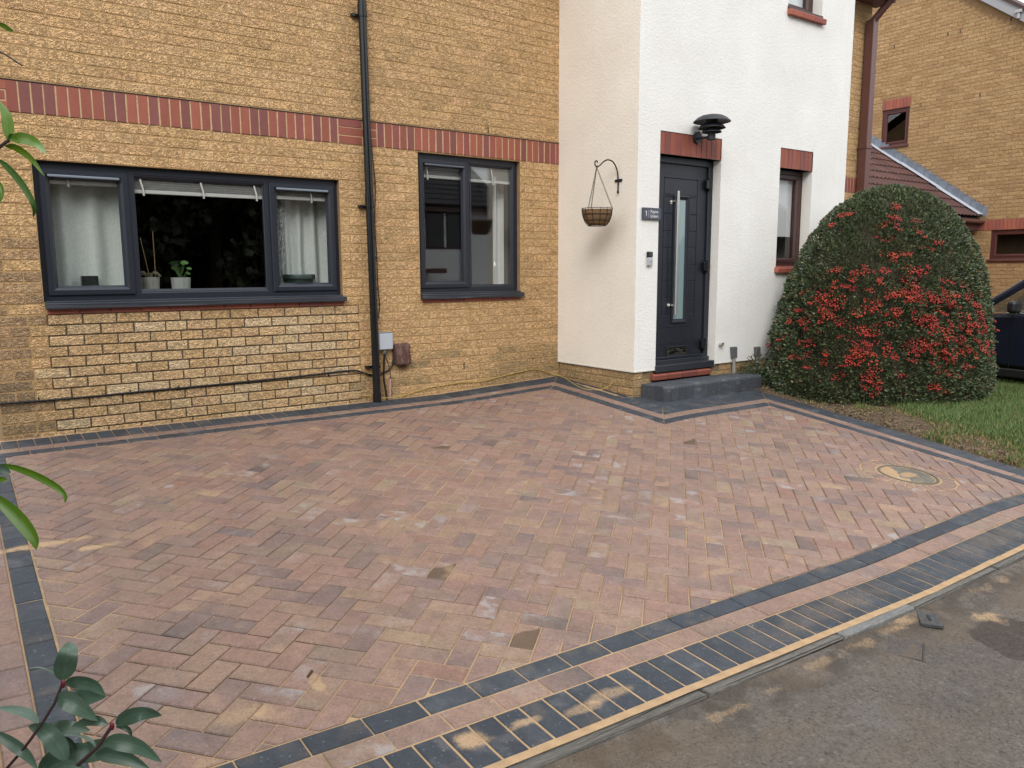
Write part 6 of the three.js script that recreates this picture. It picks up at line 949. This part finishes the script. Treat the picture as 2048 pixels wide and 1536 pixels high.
{
  const big = new THREE.BufferGeometry(); big.setAttribute('position', new THREE.Float32BufferAttribute([-0.4, 0, 0, 0.45, 0.1, 0.1, 0.3, 0.9, 0, -0.4, 0, 0, 0.3, 0.9, 0, -0.5, 0.7, 0.15], 3)); big.computeVertexNormals();
  const bark = std({ color: rgb(0.06, 0.045, 0.033), roughness: 0.95, bumpMap: rep(N512, 2, 3), bumpScale: 0.02 }), lm = std({ color: 0xffffff, roughness: 0.7, side: THREE.DoubleSide }), C = new THREE.Color(), d = new THREE.Object3D();
  const tree = (x, z, H, R, label, seed, N) => {
    const r = rng(seed), y = groundY(clamp(x, -9, 8), z) - 0.1, t = thing('street_tree', label, 'tree', [x, y, z], 0, undefined);
    part('trunk', tube([[0, 0, 0], [0.1, H * 0.3, 0.05], [-0.05, H * 0.6, 0], [0, H * 0.85, 0.05]], 0.16, 20, 10), bark, t); for (let i = 0; i < 7; i++) { const a = r() * 6.28, y0 = H * (0.25 + 0.4 * r()); part('limb', rod([0, y0, 0], [Math.cos(a) * R * 0.7, y0 + H * 0.22, Math.sin(a) * R * 0.7], 0.07, 7, 0.025), bark, t); }
    const im = new THREE.InstancedMesh(big, lm, N), bl = Array.from({ length: 26 }, () => { const a = r() * 6.28, q = Math.sqrt(r()) * R * 0.8; return [Math.cos(a) * q, H * (0.18 + 0.74 * r()), Math.sin(a) * q, R * (0.28 + 0.22 * r())]; });
    for (let i = 0; i < N; i++) { const b = bl[Math.floor(r() * 26)], u = V3(r() - 0.5, r() - 0.5, r() - 0.5).normalize().multiplyScalar(b[3] * Math.cbrt(0.3 + 0.7 * r())); d.position.set(b[0] + u.x, Math.max(0.2, b[1] + u.y * 0.8), b[2] + u.z); d.rotation.set(r() * 6, r() * 6, r() * 6); d.scale.setScalar(0.13 + 0.14 * r()); d.updateMatrix(); im.setMatrixAt(i, d.matrix); im.setColorAt(i, C.setRGB(...scl([0.03, 0.038, 0.014], 0.5 + 0.8 * r()))); }
    im.name = 'crown'; im.userData.kind = 'stuff'; im.castShadow = im.receiveShadow = true; t.add(im);
  };
  { // dense dark hedge behind the trees
    const r = rng(955), t = thing('hedge', 'tall dark hedge across the road behind the trees, mirrored in the wide window', 'hedge', [-2.2, -0.6, 20]), n = 16000, im = new THREE.InstancedMesh(big, lm, n);
    const g = new THREE.BoxGeometry(15, 10, 1.6, 20, 14, 2), P = g.attributes.position; for (let i = 0; i < P.count; i++) P.setXYZ(i, P.getX(i) * 0.97, P.getY(i) + 5 + 0.6 * (fbm(P.getX(i), P.getY(i), 957, 3) - 0.5), P.getZ(i) + 0.8 * (fbm(P.getX(i) + 7, P.getY(i), 959, 3) - 0.5)); g.computeVertexNormals(); part('inner_twigs', g, std({ color: rgb(0.012, 0.012, 0.006), roughness: 1 }), t);
    for (let i = 0; i < n; i++) { d.position.set((r() - 0.5) * 15, 10.2 * r(), -1.1 + 0.5 * (r() - 0.5)); d.rotation.set(r() * 6, r() * 6, r() * 6); d.scale.setScalar(0.13 + 0.16 * r()); d.updateMatrix(); im.setMatrixAt(i, d.matrix); im.setColorAt(i, C.setRGB(...scl([0.026, 0.031, 0.012], 0.5 + 0.8 * r()))); }
    im.name = 'foliage'; im.userData.kind = 'stuff'; im.castShadow = im.receiveShadow = true; t.add(im);
  }
  tree(-3.6, 14.5, 7.2, 2.9, 'dense tree across the road, left of the others, mirrored in the wide window', 961, 9000); tree(0.6, 15.4, 8.2, 3.0, 'dense tree across the road, mirrored in the middle of the wide window', 962, 10000); tree(3.4, 17.5, 6.6, 2.4, 'smaller tree across the road beside the white house', 963, 7000);
}
// ---------------------------------------------------------------- leafy shrub that reaches into the picture at the left
{
  const base = [-5.72, groundY(-5.72, 5.55) - 0.05, 5.55], t = thing('leafy_shrub', 'long leaved evergreen shrub reaching into the picture from the left edge', 'shrub', base), B = V3(...base);
  const stemM = std({ color: rgb(0.045, 0.022, 0.022), roughness: 0.6 }), budM = std({ color: rgb(0.12, 0.008, 0.014), roughness: 0.5 });
  const leafTex = texture(128, 256, (u, v) => { const vein = Math.abs(u - 0.5) < 0.018 ? 1.5 : 1, side = 1 + 0.07 * Math.sin((v * 26 + Math.abs(u - 0.5) * 22) * 2); const k = vein * side * (0.88 + 0.24 * fbm(u * 6, v * 12, 971, 3)); return [k * 0.6, k * 0.6, k * 0.6]; }, true);
  const glossy = (c, tr) => new THREE.MeshPhysicalMaterial({ color: rgb(...c), map: leafTex, roughness: 0.42, side: THREE.DoubleSide, transmission: tr, thickness: 0 });
  const cool = [[0.08, 0.145, 0.095], [0.072, 0.132, 0.082], [0.095, 0.16, 0.108], [0.065, 0.12, 0.07]].map((c) => glossy(c, 0.0)), lush = [[0.17, 0.34, 0.012], [0.14, 0.3, 0.012], [0.1, 0.23, 0.04]].map((c) => glossy(c, 0.25)), r = rng(973);
  const leaf = (pts, width, mat, roll = 0, fold = 0.25) => { // pts: places in the scene from stalk to tip; width in metres
    width *= 1.22; const c = new THREE.CatmullRomCurve3(pts.map((p) => p.clone().sub(B))), n = 14, pos = [], uv = [], ix = [];
    for (let i = 0; i <= n; i++) { const s = i / n, p = c.getPoint(s), T = c.getTangent(s), view = camPos.clone().sub(B).sub(p).normalize(), side = view.clone().cross(T).normalize().applyAxisAngle(T, roll), nn = T.clone().cross(side).normalize(), w = 0.5 * width * Math.pow(Math.sin(Math.PI * Math.pow(clamp(s * 0.98 + 0.015, 0, 1), 0.86)), 0.75) * (s > 0.93 ? 0.7 : 1);
      for (const k of [-1, -0.5, 0, 0.5, 1]) { const q = p.clone().addScaledVector(side, k * w).addScaledVector(nn, Math.abs(k) * w * fold - 0.0); pos.push(q.x, q.y, q.z); uv.push(0.5 + k * 0.5, s); } }
    for (let i = 0; i < n; i++) for (let k = 0; k < 4; k++) { const a = i * 5 + k; ix.push(a, a + 1, a + 6, a, a + 6, a + 5); }
    const g = new THREE.BufferGeometry(); g.setAttribute('position', new THREE.Float32BufferAttribute(pos, 3)); g.setAttribute('uv', new THREE.Float32BufferAttribute(uv, 2)); g.setIndex(ix); g.computeVertexNormals(); part(numbered('leaf'), g, mat, t);
  };
  const stem = (pts, rad) => part('stem', tube(pts.map((p) => p.clone().sub(B)), rad, pts.length * 6, 7), stemM, t);
  const f = (ox, oy, s, D) => (a, b, dd = 0) => at(ox + a / s, oy + b / s, D + dd), K = (w, s, D) => 0.86 * (w / s / fpx) * D;
  { const P = f(0, 1260, 5.564, 0.92), L = (pts, w, m, roll = 0, fold) => leaf(pts.map((p) => P(...p)), K(w, 5.564, 0.92), cool[m], roll, fold);
    stem([B.clone().add(V3(0.1, 0.1, 0)), P(-200, 1900, 0.05), P(80, 1536, 0.02), P(280, 1300), P(460, 1050), P(600, 830), P(695, 600)], 0.0017); stem([B.clone().add(V3(0.12, 0.08, 0.02)), P(400, 1950, 0.05), P(880, 1490, -0.02), P(1070, 1320, -0.02), P(1160, 1210, -0.02), P(1240, 1075, -0.02)], 0.0022);
    L([[695, 560], [720, 430], [760, 250], [775, 128, 0.02]], 215, 1); L([[688, 580], [620, 510], [500, 440], [310, 425, 0.05]], 60, 2, 1.2); L([[720, 595], [850, 575], [1040, 610], [1175, 735, -0.02]], 150, 0, 0.5); L([[640, 800], [760, 780, 0.01], [980, 765, 0.01], [1180, 745, 0]], 190, 1, -0.3); L([[625, 790], [720, 775], [900, 870], [1090, 1010, -0.03]], 190, 2, 0.2);
    L([[430, 1035], [330, 950], [150, 890], [-40, 870]], 110, 2, 0.5); L([[745, 1450], [650, 1290], [520, 1140], [310, 1065, 0.03]], 190, 0, -0.1); L([[420, 1160, 0.02], [600, 1110, 0.03], [800, 1090, 0.03], [1005, 1120, 0.04]], 165, 3, -0.3); L([[-60, 1130], [120, 1250], [290, 1380], [425, 1560, -0.03]], 120, 0, 0.3);
    L([[1300, 1060, -0.02], [1400, 980, -0.02], [1580, 925, -0.02], [1800, 950, 0]], 165, 0, 0.3); L([[1195, 1050, -0.02], [1090, 1010, -0.02], [950, 1020], [795, 1075]], 105, 2, -0.2); L([[1290, 1075], [1370, 1075], [1440, 1120], [1470, 1190]], 60, 3, 0.4); L([[1160, 1260, -0.02], [1300, 1240, -0.02], [1540, 1300, -0.02], [1800, 1470, -0.04]], 170, 1, 0.2); L([[1060, 1385], [1200, 1385], [1420, 1430], [1680, 1560]], 160, 0, 0.3); L([[1065, 1310], [1020, 1240], [880, 1180], [690, 1165]], 50, 2, 0.8);
    L([[1340, 1290, 0.04], [1150, 1330, 0.04], [900, 1380, 0.04], [650, 1440, 0.04]], 230, 3, 0.2); L([[430, 1580, 0.03], [600, 1470, 0.03], [850, 1370, 0.03], [1080, 1310, 0.05]], 250, 1, -0.1); L([[480, 1620, -0.02], [650, 1540, -0.02], [800, 1510, -0.02], [960, 1560, -0.02]], 130, 2, 0.2); L([[720, 1190, 0.03], [790, 1260, 0.03], [850, 1340, 0.03]], 70, 3, 0.4);
    for (const [a, b] of [[703, 598], [1246, 1070]]) part('bud', new THREE.SphereGeometry(0.0034, 10, 8).scale(0.8, 1.5, 0.8).translate(...P(a, b, -0.02).sub(B).toArray()), budM, t);
  }
  { const P = f(0, 180, 5.906, 0.97), L = (pts, w, m, roll = 0, fold) => leaf(pts.map((p) => P(...p)), K(w, 5.906, 0.97), lush[m], roll, fold);
    stem([B.clone().add(V3(0, 0.1, 0)), B.clone().add(V3(0.1, 0.9, -0.05)), P(-300, 900), P(-60, 720), P(30, 670), P(105, 590)], 0.0022);
    L([[98, 590], [92, 470], [70, 300], [-30, 110]], 125, 0, 0.3); L([[120, 585], [240, 570], [400, 620], [550, 760, -0.02]], 135, 1, -0.3); L([[60, 665], [170, 670], [340, 780], [530, 1020, -0.03]], 90, 0, 0.6); L([[-30, 815], [80, 900], [270, 1120], [405, 1370], [392, 1510, 0.02]], 85, 2, 0.5); L([[-60, 1050], [0, 1130], [20, 1230], [-5, 1350]], 60, 1, 0.3); L([[100, 590], [130, 540], [170, 560], [215, 590]], 50, 2, 0.3); L([[-40, -790], [40, -760], [110, -720], [160, -700]], 60, 1, 0.4);
    stem([P(-100, -500), P(60, -420), P(170, -350), P(260, -290)], 0.0011);
  }
  { const P = f(0, 900, 7.31, 0.97), L = (pts, w, m, roll = 0) => leaf(pts.map((p) => P(...p)), K(w, 7.31, 0.97), m === 2 ? cool[2] : lush[m], roll);
    stem([B.clone().add(V3(0, 0.1, 0)), B.clone().add(V3(0.05, 0.5, -0.05)), P(-300, 420), P(-90, 240)], 0.0022);
    L([[-60, 220], [150, 240], [430, 330], [680, 450], [880, 580], [958, 690], [950, 780]], 105, 1, 0.4); L([[-160, 620], [60, 790], [260, 980], [420, 1180], [510, 1330], [528, 1460]], 190, 1, 0.3); L([[-80, 250], [20, 270], [90, 300], [160, 335]], 110, 2, 0.2); L([[-90, 440], [0, 430], [60, 430], [105, 445]], 80, 0, 0.2);
  }
  { // added unseen mass of the shrub, to shade the near left of the drive
    const n = 9000, im = new THREE.InstancedMesh(leafGeo, std({ color: rgb(0.09, 0.16, 0.06), roughness: 0.5, side: THREE.DoubleSide }), n), d = new THREE.Object3D();
    for (let i = 0; i < n; i++) { const u = V3(r() - 0.5, r() - 0.5, r() - 0.5).normalize().multiplyScalar(Math.cbrt(0.2 + 0.8 * r())); d.position.set(-1.45 + u.x * 1.25, 1.75 + u.y * 1.75, -0.7 + u.z * 2.9); if (d.position.x > -0.12) continue; d.rotation.set(r() * 6, r() * 6, r() * 6); d.scale.setScalar(0.13 + 0.08 * r()); d.updateMatrix(); im.setMatrixAt(i, d.matrix); }
    im.name = 'foliage'; im.userData.kind = 'stuff'; im.castShadow = im.receiveShadow = true; t.add(im);
  }
  for (let i = 0; i < 5; i++) part('stem', tube([[0, 0, 0], [(r() - 0.6) * 0.3, 0.5, (r() - 0.5) * 0.3], [(r() - 0.7) * 0.5, 1.1 + 0.4 * r(), (r() - 0.5) * 0.5]], 0.011, 14, 7), stemM, t);
}
renderer.render(scene, camera);
